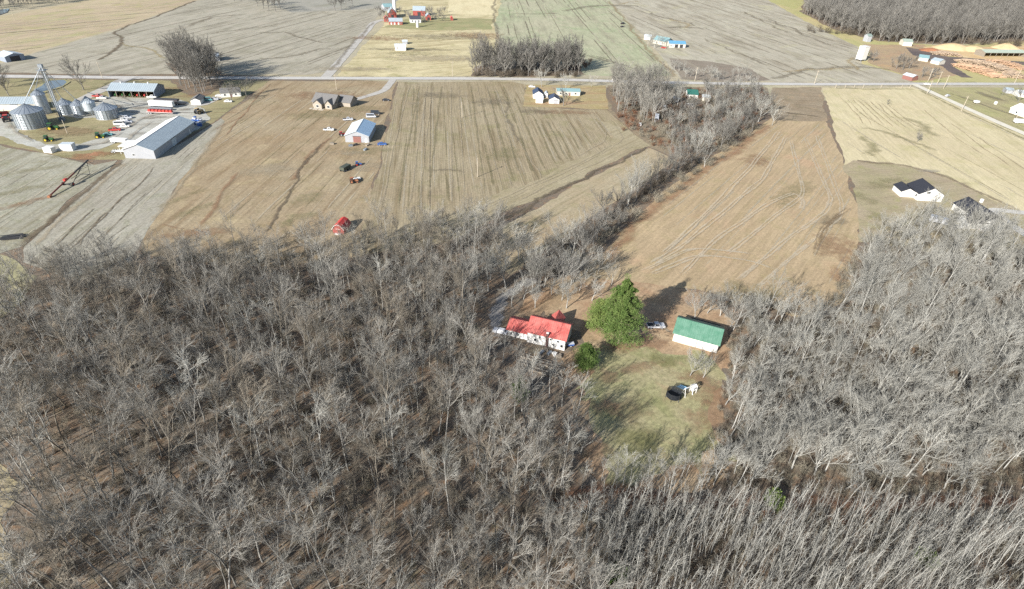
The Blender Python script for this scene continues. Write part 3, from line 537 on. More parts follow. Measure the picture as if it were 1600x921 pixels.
BROWNB = bark('brown_bark', (160, 152, 138), (128, 120, 106), 0.3)
BTWIG = bark('brown_twig', (166, 157, 142), (136, 127, 113), 0.3)
FARB = bark('dark_bark', (150, 147, 141), (120, 116, 110), 0.3)
FTWIG = bark('dark_twig', (156, 153, 146), (126, 122, 115), 0.3)
def one(x): return np.array([x], float)
def tall_tree(seed, H, pale=False, k=10, brown=False, far=0):                    # woodland tree: long clear trunk, ascending limbs, fine twigs
    r = np.random.default_rng(seed); tk = far or 1.0; R0 = (H * 0.0088 + 0.02) * (1 + .4 * (tk - 1)); b0 = (0.34 if not far else .16) + 0.16 * r.random(); sp = 0.55 + 0.3 * r.random()
    tr, trr = grow(np.zeros((1, 3)), np.array([[r.normal(0, .06), r.normal(0, .06), 1.0]]), one(H), one(R0), 10, 0.05, 0.06, r, 0.2)
    P, D, L, R = sprout(tr, trr, k, b0, 0.95, sp, 0, r, 0.25, top=H * 0.46); l1 = grow(P, D, L, np.maximum(R * 0.62, .045) * tk, 5, 0.07, 0.09, r, 0.35)
    P, D, L, R = sprout(*l1, 6, 0.2, 1.0, 0.5, 0.58, r); l2 = grow(P, D, L, np.maximum(R * 0.62, .029 * tk), 3, 0.07, 0.06, r, 0.45)
    P, D, L, R = sprout(*l2, 5, 0.15, 1.0, 0.46, 0.68, r); l3 = grow(P, D, L, np.maximum(R * 0.6, .018 * tk), 2, 0.07, 0.04, r, 0.45)
    P, D, L, R = sprout(*l3, 3, 0.2, 1.0, 0.45, 0.8, r); l4 = grow(P, D, L, np.full(len(L), .009 * tk), 1, 0.1, 0.0, r, 0.35)
    a, b = (FARB, FTWIG) if far > 1.2 else (BARK, TWIG) if far else (BROWNB, BTWIG) if brown else (PALE, PTWIG) if pale else (BARK, TWIG)
    return mesh_from('trunk', [tubes(tr, trr, 7)], a), mesh_from('crown', [tubes(*l1, 4), tubes(*l2, 3), tubes(*l3, 3), tubes(*l4, 3)], b)
def broad_tree(seed, H, pale=True, spread=0.62, k=6, far=0):        # open-grown tree: low fork, fan of leaders
    r = np.random.default_rng(seed); tk = far or 1.0; R0 = (H * 0.014 + 0.03) * (1 + .3 * (tk - 1))
    tr, trr = grow(np.zeros((1, 3)), np.array([[0, 0, 1.0]]), one(H * 0.55), one(R0), 6, 0.07, 0.05, r, 0.4)
    P, D, L, R = sprout(tr, trr, k + 3, 0.3, 1.0, spread, 0, r, 0.3, top=H * 0.85); l0 = grow(P, D, L, R * 0.6, 5, 0.07, 0.1, r, 0.3)
    P, D, L, R = sprout(*l0, 7, 0.18, 1.0, 0.5, 0.55, r); l1 = grow(P, D, L, np.maximum(R * 0.6, .036 * tk), 4, 0.08, 0.08, r, 0.35)
    P, D, L, R = sprout(*l1, 6, 0.15, 1.0, 0.48, 0.62, r); l2 = grow(P, D, L, np.maximum(R * 0.6, .018 * tk), 3, 0.09, 0.05, r, 0.4)
    P, D, L, R = sprout(*l2, 3, 0.12, 1.0, 0.45, 0.75, r); l3 = grow(P, D, L, np.maximum(R * 0.5, .011 * tk), 1, 0.1, 0.0, r, 0.4)
    a, b = (FARB, FTWIG) if far else (PALE, PTWIG) if pale else (BARK, TWIG)
    return mesh_from('trunk', [tubes(tr, trr, 7)], a), mesh_from('crown', [tubes(*l0, 4), tubes(*l1, 3), tubes(*l2, 3), tubes(*l3, 3)], b)
def sapling_tree(seed, H):
    r = np.random.default_rng(seed)
    tr, trr = grow(np.zeros((1, 3)), np.array([[r.normal(0, .09), r.normal(0, .09), 1.0]]), one(H), one(H * (0.0054 + 0.003 * r.random())), 8, 0.045, 0.04, r, 0.25)
    P, D, L, R = sprout(tr, trr, 17, 0.35, 0.99, 0.5, 0, r, 0.25, top=H * 0.2); l1 = grow(P, D, L, np.full(len(L), .017), 2, 0.12, 0.1, r, 0.5)
    P, D, L, R = sprout(*l1, 3, 0.2, 1.0, 0.55, 0.6, r); l2 = grow(P, D, L, np.full(len(L), .010), 1, 0.1, 0.05, r, 0.4)
    return mesh_from('trunk', [tubes(tr, trr, 5)], PALE), mesh_from('crown', [tubes(*l1, 3), tubes(*l2, 3)], PTWIG)
def shrub_mesh(seed, H, mat, k=16):
    r = np.random.default_rng(seed); P = r.normal(0, H * 0.12, (k, 3)); P[:, 2] = 0; D = np.stack([r.normal(0, .45, k), r.normal(0, .45, k), np.ones(k)], 1)
    l0 = grow(P, D, H * (0.6 + 0.5 * r.random(k)), np.full(k, H * .012), 3, 0.15, 0.05, r, 0.4)
    P, D, L, R = sprout(*l0, 7, 0.15, 1.0, 0.6, 0.5, r); l1 = grow(P, D, L, np.maximum(R * 0.6, .015), 2, 0.15, 0.04, r, 0.5)
    P, D, L, R = sprout(*l1, 5, 0.1, 1.0, 0.65, 0.6, r); l2 = grow(P, D, L, np.full(len(L), .012), 1, 0.1, 0.0, r, 0.5)
    return mesh_from('shrub', [tubes(*l0, 3), tubes(*l1, 3), tubes(*l2, 3)], mat)
def leaf_clumps(centres, rads, per, size, r, up=0.3):        # many small leaf faces spread through clumps
    C = np.repeat(centres, per, 0); Rr = np.repeat(rads, per); N = len(C)
    d = r.normal(0, 1, (N, 3)); d /= np.linalg.norm(d, axis=1)[:, None]; d[:, 2] = d[:, 2] * 0.75 + up * 0.3
    p = C + d * (Rr * (0.45 + 0.6 * r.random(N)))[:, None]
    a = d + r.normal(0, .45, (N, 3)); a[:, 2] += up; a /= np.linalg.norm(a, axis=1)[:, None]
    b = np.cross(a, r.normal(0, 1, (N, 3))); b /= np.linalg.norm(b, axis=1)[:, None] + 1e-9
    L = size * (0.7 + 0.7 * r.random(N))[:, None]; w = L * 0.3
    v = np.stack([p - b * w * .5, p + a * L * .5 - b * w, p + a * L, p + a * L * .5 + b * w], 1).reshape(-1, 3)
    return v, np.arange(N * 4).reshape(-1, 4)
PINE = leafmat('pine_needles', (106, 130, 66), (76, 102, 48), (124, 142, 80))
CEDAR = leafmat('cedar_leaves', (92, 116, 58), (70, 94, 44), (112, 132, 70))
LIME = leafmat('yellow_green_leaves', (122, 142, 74), (98, 120, 58), (140, 154, 88))
SCRUB = leafmat('bramble_leaves', (98, 112, 66), (78, 92, 54), (118, 122, 80))
PBARK = bark('pine_bark', (196, 182, 158), (158, 140, 120), 0.1)
def evergreen(seed, H, Rm, mat, prof, n_l=70, per=46, size=0.5, trunk_r=0.3, base=0.15, cl=1.0, tmat=None):
    r = np.random.default_rng(seed)
    tr, trr = grow(np.zeros((1, 3)), np.array([[0, 0, 1.0]]), one(H * 0.96), one(trunk_r), 8, 0.03, 0.05, r, 0.12)
    t = np.sort(base + (1 - base) * r.random(n_l) ** 0.9); az = np.arange(n_l) * 2.39996 + r.normal(0, .4, n_l)
    rr = np.interp(t, prof[0], prof[1]) * Rm * (0.72 + 0.45 * r.random(n_l))
    s = t * 8 * .96; i = np.clip(s.astype(int), 0, 7); f = (s - i)[:, None]; P = tr[0, i] * (1 - f) + tr[0, i + 1] * f
    D = np.stack([np.cos(az), np.sin(az), 0.35 - 0.3 * (1 - t)], 1)
    l1 = grow(P, D, rr, np.full(n_l, trunk_r * .22) * (1.1 - t), 4, 0.1, 0.05, r, 0.3)
    cs = []; cr = []
    for q in (0.35, 0.55, 0.75, 0.95):
        i = int(q * 4); f = q * 4 - i; c = l1[0][:, i] * (1 - f) + l1[0][:, min(4, i + 1)] * f
        for _ in range(2 if q > .4 else 1):
            cs.append(c + r.normal(0, .16, (n_l, 3)) * rr[:, None]); cr.append(np.maximum(0.35, rr * (0.2 + 0.1 * r.random(n_l))) * cl)
    tip = tr[0, -1][None] + np.array([[0, 0, .02 * H], [0.1, 0, -.02 * H]]); cs.append(tip); cr.append(np.full(2, 0.06 * Rm + .4))
    v = leaf_clumps(np.concatenate(cs), np.concatenate(cr), per, size, r)
    return mesh_from('trunk', [tubes(tr, trr, 8), tubes(*l1, 3)], tmat or PBARK), mesh_from('crown', [v], mat)

def make(name, meshes, label, cat, xy, group=None, sc=1.0, rz=0.0, names=('trunk', 'crown'), z=0.0):
    t = thing(name, label, cat, (xy[0], xy[1], z), rz, group); t.scale = (sc, sc, sc)
    for n_, m_ in zip(names, meshes): link_mesh(n_, m_, t)
    return t
TALL = [tall_tree(20 + i, (17.5, 19, 15, 18, 13, 17, 16, 20)[i], brown=i in (1, 4, 6)) for i in range(8)]
TALLP = [tall_tree(40 + i, 16.5, True) for i in range(4)]
BROAD = [broad_tree(60 + i, 11, True) for i in range(4)]
OAK = [broad_tree(70 + i, 13, False, 0.8, 7, far=2.0) for i in range(3)]
FART = [tall_tree(110 + i, (17, 19, 15, 18, 14)[i], far=1.8, k=13) for i in range(5)]
CRK = [broad_tree(75 + i, 11, False, 0.66, 7, far=1.25) for i in range(2)]
POP = [tall_tree(80 + i, 15, False, 14, far=1.15) for i in range(3)]
SAP = [sapling_tree(90 + i, (10.5, 11.5, 9.5, 10, 8, 12)[i]) for i in range(6)]
BRUSHM = bark('brush_twigs', (176, 168, 150), (148, 140, 122), 0.35)
REDM = bark('red_brush_twigs', (158, 118, 92), (132, 98, 78), 0.2)
DARKM = bark('dark_brush_twigs', (132, 122, 108), (108, 100, 88), 0.2)
SHRUB = [shrub_mesh(100 + i, 3.0, m) for i, m in enumerate((BRUSHM, BRUSHM, DARKM, REDM))]

def inside(poly, x, y):
    c = False; n = len(poly)
    for i in range(n):
        (x1, y1), (x2, y2) = poly[i], poly[i - 1]
        if (y1 > y) != (y2 > y) and x < (x2 - x1) * (y - y1) / (y2 - y1) + x1: c = not c
    return c
def topx(p):                                                 # world point -> photograph pixel
    d = np.array(p, float) - np.array([0, 0, CH]); z = d @ _F; x, y = d @ _R / z * CF, -(d @ _U) / z * CF
    return 800 + _c * x - _s * y, 460.5 + _s * x + _c * y
def scatter(poly, gap, r, holes=(), jit=0.42):               # tree places in an area outlined on the photograph
    W_ = np.array([XY(*p) for p in poly]); lo, hi = W_.min(0), W_.max(0); out = []
    wp = [tuple(p) for p in W_]; wh = [[XY(*p) for p in h] for h in holes]
    for iy, y in enumerate(np.arange(lo[1], hi[1], gap * .88)):
        for x in np.arange(lo[0] + (iy % 2) * gap / 2, hi[0], gap):
            q = (x + r.normal(0, gap * jit), y + r.normal(0, gap * jit))
            if inside(wp, *q) and not any(inside(h, *q) for h in wh): out.append(q)
    return out
ZA = [(-120, 560), (-60, 450), (70, 470), (110, 434), (170, 412), (230, 418), (300, 398), (400, 400), (500, 392), (540, 382), (600, 376), (650, 362), (705, 352), (772, 354), (796, 384), (776, 420), (750, 440), (752, 470), (738, 510), (745, 560), (770, 640), (840, 655), (895, 665), (912, 700), (918, 745), (915, 790), (880, 795), (960, 935), (1010, 1080), (-260, 1080), (-60, 900), (40, 860), (50, 800), (30, 745), (0, 728), (-160, 700)]
HOLE_A = [[(505, 350), (560, 350), (566, 405), (500, 405)]]
ZB = [(1352, 394), (1380, 362), (1440, 352), (1500, 372), (1560, 388), (1600, 398), (1760, 420), (1800, 780), (1600, 772), (1300, 772), (1108, 760), (1118, 700), (1122, 640), (1140, 590), (1136, 545), (1150, 500), (1185, 490), (1240, 505), (1300, 500), (1325, 460)]
ZC = [(862, 800), (1100, 800), (1300, 806), (1480, 812), (1750, 815), (1900, 1090), (1020, 1090), (960, 930)]
r1 = np.random.default_rng(5)
forest = [(q, 'A') for q in scatter(ZA, 5.2, r1, HOLE_A)] + [(q, 'B') for q in scatter(ZB, 4.7, r1)]
def zone_label(px, py, z):
    if z == 'B':
        if px < 1235 and py < 560: return 'pale bare tree in the clump behind the green-roofed barn', 'bare trees behind the green-roofed barn'
        if px < 1260: return 'pale leafless tree along the edge of the lawn with the trampoline', 'bare trees along the lawn'
        if py < 500: return 'bare grey tree in front of the dark-roofed white house', 'bare trees in front of the dark-roofed houses'
        if px > 1470: return 'pale spreading bare tree in the outermost part of the eastern wood', 'bare trees of the outermost eastern wood'
        if py > 700: return 'pale bare tree with visible trunk at the red-brown gap before the saplings', 'bare trees along the red-brown gap'
        return 'pale leafless tree in the wood between brown field and sapling stand', 'bare trees of the eastern wood'
    if py < 455: return 'bare grey tree on the far edge of the wood beside the fields', 'bare trees on the far woodland edge'
    if py > 700 and px < 130: return 'bare tree with dark twigs right on the margin of the tan field', 'bare trees on the tan field margin'
    if 330 <= px < 560 and py > 760: return 'tall trunked bare tree with long shadow on open leaf floor', 'tall bare trees over open leaf floor'
    if px < 330 and py < 600: return 'slim grey bare tree in the north-western corner of the wood', 'bare trees of the north-western wood'
    if px < 330 and py > 700: return 'tall bare tree leaning over the leaf-covered floor beside the tan field corner', 'bare trees by the tan field corner'
    if px < 330: return 'slim grey bare tree in the western part of the wood', 'bare trees of the western wood'
    if px > 640 and py < 640: return 'bare grey tree close to the red-roofed house', 'bare trees around the red-roofed house'
    if px > 780: return 'pale bare tree between the red-roofed house and the sapling stand', 'bare trees below the red-roofed house'
    if py > 690: return 'tall bare tree with long trunk in the nearest part of the wood', 'bare trees of the nearest wood'
    return 'bare grey tree in the thick middle of the wood', 'bare trees in the middle of the wood'
def shown(q, h):                                             # how large a tree shows in the photograph
    bx, by = topx((q[0], q[1], 0)); tx, ty = topx((q[0], q[1], h)); m = (bx + tx) / 2, (by + ty) / 2
    on = -25 < m[0] < 1625 and -25 < m[1] < 925
    return (math.hypot(tx - bx, ty - by) if on else 0.0), bx, by
rank = sorted(forest, key=lambda f: -shown(f[0], 16)[0])
protoT = {}
def tree_copy(name, meshes, key, label, cat, group, q, sc, rz):
    if key not in protoT:
        t = make(name, meshes, label, cat, q, group, 1.0, rz); t.scale = sc; protoT[key] = (t, snapshot(t)); return t
    t, sn = protoT[key]
    return dup(t, (q[0], q[1], 0), rz, sc, label, group, sn)
rest = []
for i, (q, z) in enumerate(rank):
    s, bx, by = shown(q, 16)
    east = z == 'B' or bx > 900
    u = r1.random(); sc = 0.66 + 0.5 * u ** 1.3; w = sc * (1.0 + 0.32 * r1.random())
    if east: sc *= 0.86; w *= 1.0
    if by < 460 and z == 'A': sc *= 0.8; w *= 0.78
    if i < 300:
        if east: m = int(r1.integers(0, 6)); M_ = (TALLP[:2] + BROAD)[m]; key = ('east', m); sc *= 1.3 if m > 1 else 0.9; w *= 1.05 if m > 1 else 0.85
        else: m = int(r1.integers(0, 9)); M_ = (TALL + TALLP)[m]; key = ('west', m)
        lb, gp = zone_label(bx, by, z)
        tree_copy('forest_tree', M_, key, lb, 'tree', gp, q, (w, w, sc), r1.random() * 6.28)
    else: rest.append((q, sc, w, east))
def scatter_stuff(name, pts, scales, sources, label, seed=1, trunks=True, cat=None):   # the many beyond those built singly: one object
    me = bpy.data.meshes.new(name); me.from_pydata([(q[0], q[1], 0) for q in pts], [], [])
    at = me.attributes.new('size', 'FLOAT', 'POINT'); at.data.foreach_set('value', [float(s) for s in scales])
    o = tag(link_mesh(name, me), label, cat, kind='stuff')
    g = bpy.data.node_groups.new(name, 'GeometryNodeTree')
    g.interface.new_socket('Geometry', in_out='INPUT', socket_type='NodeSocketGeometry'); g.interface.new_socket('Geometry', in_out='OUTPUT', socket_type='NodeSocketGeometry')
    N = g.nodes.new; gi, go = N('NodeGroupInput'), N('NodeGroupOutput')
    iop = N('GeometryNodeInstanceOnPoints'); iop.inputs['Pick Instance'].default_value = True
    join = N('GeometryNodeJoinGeometry')
    for src in sources:
        if len(src) == 1:
            oi = N('GeometryNodeObjectInfo'); oi.inputs['Object'].default_value = src[0]; oi.inputs['As Instance'].default_value = True; g.links.new(oi.outputs['Geometry'], join.inputs[0])
        else:
            j2 = N('GeometryNodeJoinGeometry')
            for s_ in src:
                oi = N('GeometryNodeObjectInfo'); oi.inputs['Object'].default_value = s_; oi.inputs['As Instance'].default_value = True; g.links.new(oi.outputs['Geometry'], j2.inputs[0])
            g2 = N('GeometryNodeGeometryToInstance'); g.links.new(j2.outputs[0], g2.inputs[0]); g.links.new(g2.outputs[0], join.inputs[0])
    rv = N('FunctionNodeRandomValue'); rv.data_type = 'FLOAT'; rv.inputs[3].default_value = 6.28; rv.inputs['Seed'].default_value = seed
    cx = N('ShaderNodeCombineXYZ'); g.links.new(rv.outputs[1], cx.inputs[2])
    ri = N('FunctionNodeRandomValue'); ri.data_type = 'INT'; ri.inputs[4].default_value = 0; ri.inputs[5].default_value = len(sources) - 1; ri.inputs['Seed'].default_value = seed + 3
    na = N('GeometryNodeInputNamedAttribute'); na.data_type = 'FLOAT'; na.inputs[0].default_value = 'size'
    g.links.new(gi.outputs[0], iop.inputs['Points']); g.links.new(join.outputs[0], iop.inputs['Instance']); g.links.new(ri.outputs[2], iop.inputs['Instance Index'])
    g.links.new(cx.outputs[0], iop.inputs['Rotation']); g.links.new(na.outputs[0], iop.inputs['Scale']); g.links.new(iop.outputs[0], go.inputs[0])
    md = o.modifiers.new('scatter', 'NODES'); md.node_group = g
    return o
def srcs(keys): return [tuple(c for c, _ in protoT[k][1]) for k in keys if k in protoT]
west_r = [x for x in rest if not x[3]]; east_r = [x for x in rest if x[3]]
scatter_stuff('woodland', [x[0] for x in west_r], [x[1] for x in west_r], srcs([('west', m) for m in range(9)]), 'thick bare winter woodland west of the red-roofed house', 3)
scatter_stuff('eastern_woodland', [x[0] for x in east_r], [x[1] for x in east_r], srcs([('east', m) for m in range(6)]), 'thick bare winter woodland east of the brown field', 4)
poles = scatter(ZA, 6.5, r1, HOLE_A)
scatter_stuff('understory', poles, 0.4 + 0.25 * r1.random(len(poles)), srcs([('west', m) for m in (4, 8, 2)]), 'thin young poles growing under the taller bare trees', 6)
# sapling stand
def sap_label(q):
    x, y = topx((q[0], q[1], 0))
    if y < 850 and x < 1250: return 'thin pale sapling in the rank beside the red-brown gap, lawn end', 'saplings beside the gap near the lawn'
    if y < 850: return 'thin pale sapling in the rank beside the red-brown gap, far from the lawn', 'saplings beside the gap at its outer end'
    if x < 1150: return 'thin pale sapling where the young stand meets the tall woodland', 'saplings next to the tall woodland'
    if x < 1380: return 'thin straight pale sapling in the middle of the young stand', 'saplings in the middle of the young stand'
    if x < 1500: return 'thin pale sapling between the middle and the corner of the young stand', 'saplings between middle and corner of the stand'
    return 'thin pale sapling leaning outwards at the corner of the young stand', 'saplings at the outer corner of the young stand'
saps = [q for q in scatter(ZC, 1.4, r1, (), 0.5) if math.sin(q[0] * .23 + 1.3) + math.sin(q[1] * .31 + q[0] * .11) + r1.normal(0, .5) > -1.35]; saps = sorted(saps, key=lambda q: -shown(q, 10)[0])
for i, q in enumerate(saps[:300]):
    m = i % 6; sc = 0.8 + 0.4 * r1.random()
    lb, gp = sap_label(q)
    tree_copy('sapling', SAP[m], ('sap', m), lb, 'sapling', gp, q, (sc, sc, sc), r1.random() * 6.28)
scatter_stuff('sapling_stand', saps[300:], 0.8 + 0.4 * r1.random(len(saps) - 300), srcs([('sap', m) for m in range(6)]), 'dense stand of thin pale saplings', 5)
# single trees and copses
def copse(name, poly, gap, meshes, kind, label, group, cat='tree', s0=0.8, s1=1.15, holes=(), flat=1.0):
    out = []
    for q in scatter(poly, gap, r1, holes):
        m = int(r1.integers(0, len(meshes))); sc = s0 + (s1 - s0) * r1.random()
        out.append(tree_copy(name, meshes[m], (kind, m), label, cat, group, q, (sc * flat, sc * flat, sc), r1.random() * 6.28))
    return out
def row(name, pts, meshes, kind, label, group, s0=0.8, s1=1.1, cat='tree', jit=0.0):
    for p in pts:
        q = XY(*p[:2]); m = int(r1.integers(0, len(meshes))); sc = (p[2] if len(p) > 2 else s0 + (s1 - s0) * r1.random())
        tree_copy(name, meshes[m], (kind, m), label, cat, group, (q[0] + r1.normal(0, jit), q[1] + r1.normal(0, jit)), (sc * (0.95 + .2 * r1.random()),) * 2 + (sc,), r1.random() * 6.28)
CREEK = [(780, 402), (792, 426), (812, 406), (828, 442), (772, 440), (846, 455), (762, 452), (850, 408), (800, 452), (815, 425), (835, 436), (862, 420), (880, 404), (884, 440), (896, 396), (905, 415), (918, 380), (930, 352), (938, 372), (948, 345), (955, 362), (966, 338), (978, 322), (985, 308), (996, 315), (1004, 300), (1018, 296), (1030, 285), (1042, 278), (1056, 268), (1066, 272), (1080, 262), (1092, 248), (1105, 242), (1118, 232), (1100, 262), (1130, 220), (1142, 226), (1152, 210), (1162, 198), (1176, 206), (1184, 190), (1196, 182), (1200, 196), (920, 400), (872, 450)]
row('creek_tree', CREEK, BROAD[:2] + CRK, 'creek', 'pale bushy bare tree in the line along the creek beside the brown field', 'bare trees along the creek line', 0.92, 1.4, jit=1.5)
row('yard_tree', [(885, 482, .95), (925, 470, .8), (905, 455, .7), (836, 482, .6), (955, 446, .7), (862, 462, .6), (800, 480, .8), (948, 418, .75), (818, 468, .9), (850, 450, 1.0), (892, 446, .9), (915, 436, .9), (832, 452, .95), (872, 436, 1.0), (934, 428, .85), (878, 470, .7)], BROAD, 'broad', 'pale bare tree with its shadow on the leafy yard between house and field', 'bare trees in the yard behind the red-roofed house')
row('house_screen_tree', [(1462, 362, 1.1), (1482, 366, 1.2), (1503, 372, 1.1), (1522, 370, 1.2), (1540, 378, 1.1), (1560, 376, 1.15), (1582, 384, 1.2), (1440, 352, 1.0), (1512, 362, 1.0), (1550, 366, 1.0)], BROAD, 'broad', 'pale spreading bare tree screening the long dark-roofed white house', 'bare trees screening the dark-roofed white house')
row('house_front_tree', [(806, 592, .66), (832, 618, .75), (858, 622, .68), (878, 636, .74), (845, 604, .5), (786, 566, .62), (900, 650, .7), (815, 644, .75), (866, 600, .45)], TALLP, 'tallp', 'slim pale bare tree in front of the red-roofed house', 'slim trees in front of the red-roofed house')
row('yard_tree', [(1078, 588, .7), (1098, 592, .7)], BROAD, 'broad', 'small bare tree in front of the green-roofed barn', 'small bare trees before the barn')
row('yard_tree', [(1085, 500, .85), (1105, 490, .8), (1125, 494, .9), (1148, 488, .85), (1160, 505, .9), (1138, 515, .8), (1170, 490, .8), (1095, 478, .6)], BROAD, 'broad', 'pale bushy bare tree crowding the back of the green-roofed barn', 'bushy trees crowding the barn')
row('yard_tree', [(940 + 11 * i, 752 + 8 * ((i * 7) % 4) - (6 if i > 9 else 0), .46 + .05 * ((i * 5) % 4)) for i in range(16)], TALLP, 'tallp', 'slim pale bare tree at the near end of the lawn', 'slim trees at the near end of the lawn', 0.6, 0.8)
copse('wood_lot_tree', [(955, 140), (1035, 140), (1040, 172), (1030, 200), (965, 178), (955, 165)], 6.6, POP, 'pop', 'tall slim grey tree in the roadside grove beside the mobile home', 'tall slim trees of the roadside grove', s0=0.95, s1=1.25)
copse('brush_tree', [(1040, 140), (1190, 140), (1200, 165), (1140, 215), (1075, 245), (1045, 228), (1040, 190)], 7.5, CRK + BROAD[:1], 'scrub', 'pale scrubby bare tree in the overgrown lot with the green-roofed shed', 'scrubby trees of the overgrown lot', s0=0.6, s1=1.0, holes=([(1068, 140), (1098, 140), (1102, 172), (1072, 172)],))
copse('brush_tree', [(1040, 104), (1070, 110), (1180, 122), (1196, 128), (1130, 128), (1062, 122)], 9, BROAD, 'broad', 'small bare tree on the far side of the main road beyond the overgrown lot', 'small trees across the main road', s0=0.5, s1=0.8)
copse('grove_tree', [(736, 117), (800, 121), (862, 119), (912, 118), (900, 105), (850, 100), (790, 104), (745, 106)], 4.8, FART + OAK[:1], 'grove', 'slim grey tree in the grove at the corner of the pale pasture', 'trees of the pasture corner grove', s0=0.85, s1=1.2)
row('roadside_tree', [(846, 136, 1.1), (884, 140, 1.0), (924, 136, .8)], BROAD, 'broad', 'bare tree by the road in front of the long mobile home', 'bare trees before the mobile home')
row('garden_tree', [(880, 166, .85)], OAK, 'oak', 'bare tree beside the white garages on the road lot', None)
copse('farmstead_tree', [(276, 130), (296, 146), (318, 146), (344, 136), (340, 118), (320, 108), (285, 112)], 5.6, FART, 'copse', 'large grey bare tree in the copse by the farm machinery lot', 'large trees of the farmstead copse', s0=1.0, s1=1.35)
row('farmstead_tree', [(264, 96, 1.2), (280, 92, 1.2), (300, 94, 1.1), (312, 97, 1.1), (326, 98, 1.0)], OAK, 'oak', 'large bare tree across the road near the grey shed', 'large trees across the road by the shed')
row('lone_tree', [(131, 141, 1.35)], OAK, 'oak', 'large lone bare oak between the farm pond and the machine shed', None)
row('lone_tree', [(14, 150, 1.0), (-8, 140, 1.1), (2, 132, 1.0)], OAK, 'oak', 'dark bare tree beside the long white farm shed', 'bare trees beside the long farm shed')
row('house_tree', [(362, 158, .8), (385, 150, .75)], OAK, 'oak', 'bare tree next to the small white farmhouse', 'bare trees next to the small white farmhouse')
row('field_tree', [(1433, 222, .45)], OAK, 'oak', 'small lone bare tree in the yellow hay field', None)
row('field_tree', [(1386, 164, .3)], OAK, 'oak', 'tiny bare shrub tree in the upper yellow field', None)
row('far_tree', [(402, 10), (412, 14), (420, 17), (431, 19), (438, 14), (425, 8), (378, 3), (366, 2)], OAK, 'oak', 'bare tree in the far clump between two stubble fields', 'far clump of bare trees', 1.0, 1.4)
row('far_tree', [(524, 17), (533, 14), (541, 12), (551, 10)], OAK, 'oak', 'lone far tree standing on the line between stubble fields', 'far trees on the field line', 0.9, 1.2)
copse('hedgerow_tree', [(-60, 26), (0, 20), (40, 13), (80, 8), (130, 0), (130, -6), (60, 0), (0, 8), (-60, 14)], 12, OAK, 'oak', 'dark bare tree in the far hedgerow beyond the hay field', 'dark trees of the far hedgerow', s0=0.7, s1=1.0)
row('farm_tree', [(611, 30, .7), (668, 28, .8), (676, 31, .7), (686, 26, .7), (596, 24, .6), (640, 32, .6), (590, 20, .5), (594, 30, .5), (600, 26, .5), (604, 36, .5), (625, 24, .6), (634, 26, .5), (660, 36, .6), (664, 40, .5), (680, 34, .6), (690, 30, .5), (694, 34, .4), (672, 22, .5), (694, 20, .45)], OAK, 'oak', 'bare tree standing about the red barns', 'bare trees about the red barns')
row('home_tree', [(1012, 73, .9), (1022, 76, .8), (1030, 72, .9), (1018, 66, .8), (1038, 76, .6)], BROAD, 'broad', 'bare tree hiding the grey farmhouse beside the blue-roofed shed', 'bare trees around the grey farmhouse')
row('yard_edge_tree', [(1356, 95, .6), (1364, 97, .7), (1400, 108, .9), (1410, 110, .9), (1420, 108, .8), (1440, 122, .7), (1452, 124, .7), (1460, 120, .6)], OAK, 'oak', 'dark bushy bare tree at the edge of the timber yard', 'bushy trees at the edge of the timber yard')
row('house_tree', [(1590, 160, .8), (1565, 150, .4)], OAK, 'oak', 'bare tree beside the white-roofed house by the side road', 'bare trees by the white-roofed house')
# far forest beyond the timber yard: one mass
ZF = [(1252, 20), (1300, 46), (1372, 66), (1470, 71), (1600, 66), (1760, 66), (1760, -30), (1300, -40), (1262, -4)]
ff = scatter(ZF, 6.6, r1)
scatter_stuff('far_forest', ff, 0.85 + 0.4 * r1.random(len(ff)), srcs([('grove', m) for m in range(5)]), 'grey bare forest beyond the timber yard', 7)
# shrubs, singly, and the undergrowth of the woods as one mass
def bush_things(pts, m, label, group, s0=0.7, s1=1.2, name='brush_shrub'):
    for p in pts:
        q = XY(*p[:2]); sc = s0 + (s1 - s0) * r1.random(); key = ('shrub', m)
        if key not in protoT:
            o = link_mesh(name, SHRUB[m]); protoT[key] = (o, [])
        else:
            o = protoT[key][0].copy(); COL.objects.link(o); o.name = name
        o.location = (q[0], q[1], 0); o.scale = (sc * 1.2, sc * 1.2, sc); o.rotation_euler = (0, 0, r1.random() * 6.28); tag(o, label, 'shrub', group)
bush_things([(830 + 9.2 * i + r1.normal(0, 5), 428 - 6.3 * i + r1.normal(0, 5)) for i in range(40)], 2, 'dark low brush filling the creek line', 'dark brush of the creek line', 1.0, 1.7)
bush_things([(850 + 9 * i + r1.normal(0, 6), 436 - 6.3 * i + r1.normal(0, 5)) for i in range(38)], 0, 'tan twiggy brush beside the creek', 'tan brush beside the creek', .8, 1.4)
bush_things([(960 + r1.random() * 60, 175 + r1.random() * 35) for i in range(14)], 3, 'reddish brush at the corner of the overgrown lot', 'reddish brush of the overgrown lot')
bush_things([(1160 + 12 * i + r1.normal(0, 5), 470 + 3.0 * i + r1.normal(0, 4)) for i in range(12)], 2, 'dark brush on the near edge of the brown field', 'dark brush on the field edge')
bush_things([(1336 - 3.5 * i + r1.normal(0, 3), 396 + 9 * i + r1.normal(0, 3)) for i in range(10)], 0, 'tan brush between brown field and eastern wood', 'tan brush of the eastern wood edge')
bush_things([(870 + 28 * i + r1.normal(0, 8), 790 + 1.5 * i + r1.normal(0, 4)) for i in range(26)], 3, 'red brown brush in the gap before the sapling stand', 'red brown brush of the gap', 0.4, 0.7)
under = [q for q in scatter(ZA, 3.6, r1, HOLE_A)] + scatter(ZB, 2.3, r1) + scatter(ZC, 2.6, r1)
us = 0.35 + 0.5 * r1.random(len(under))
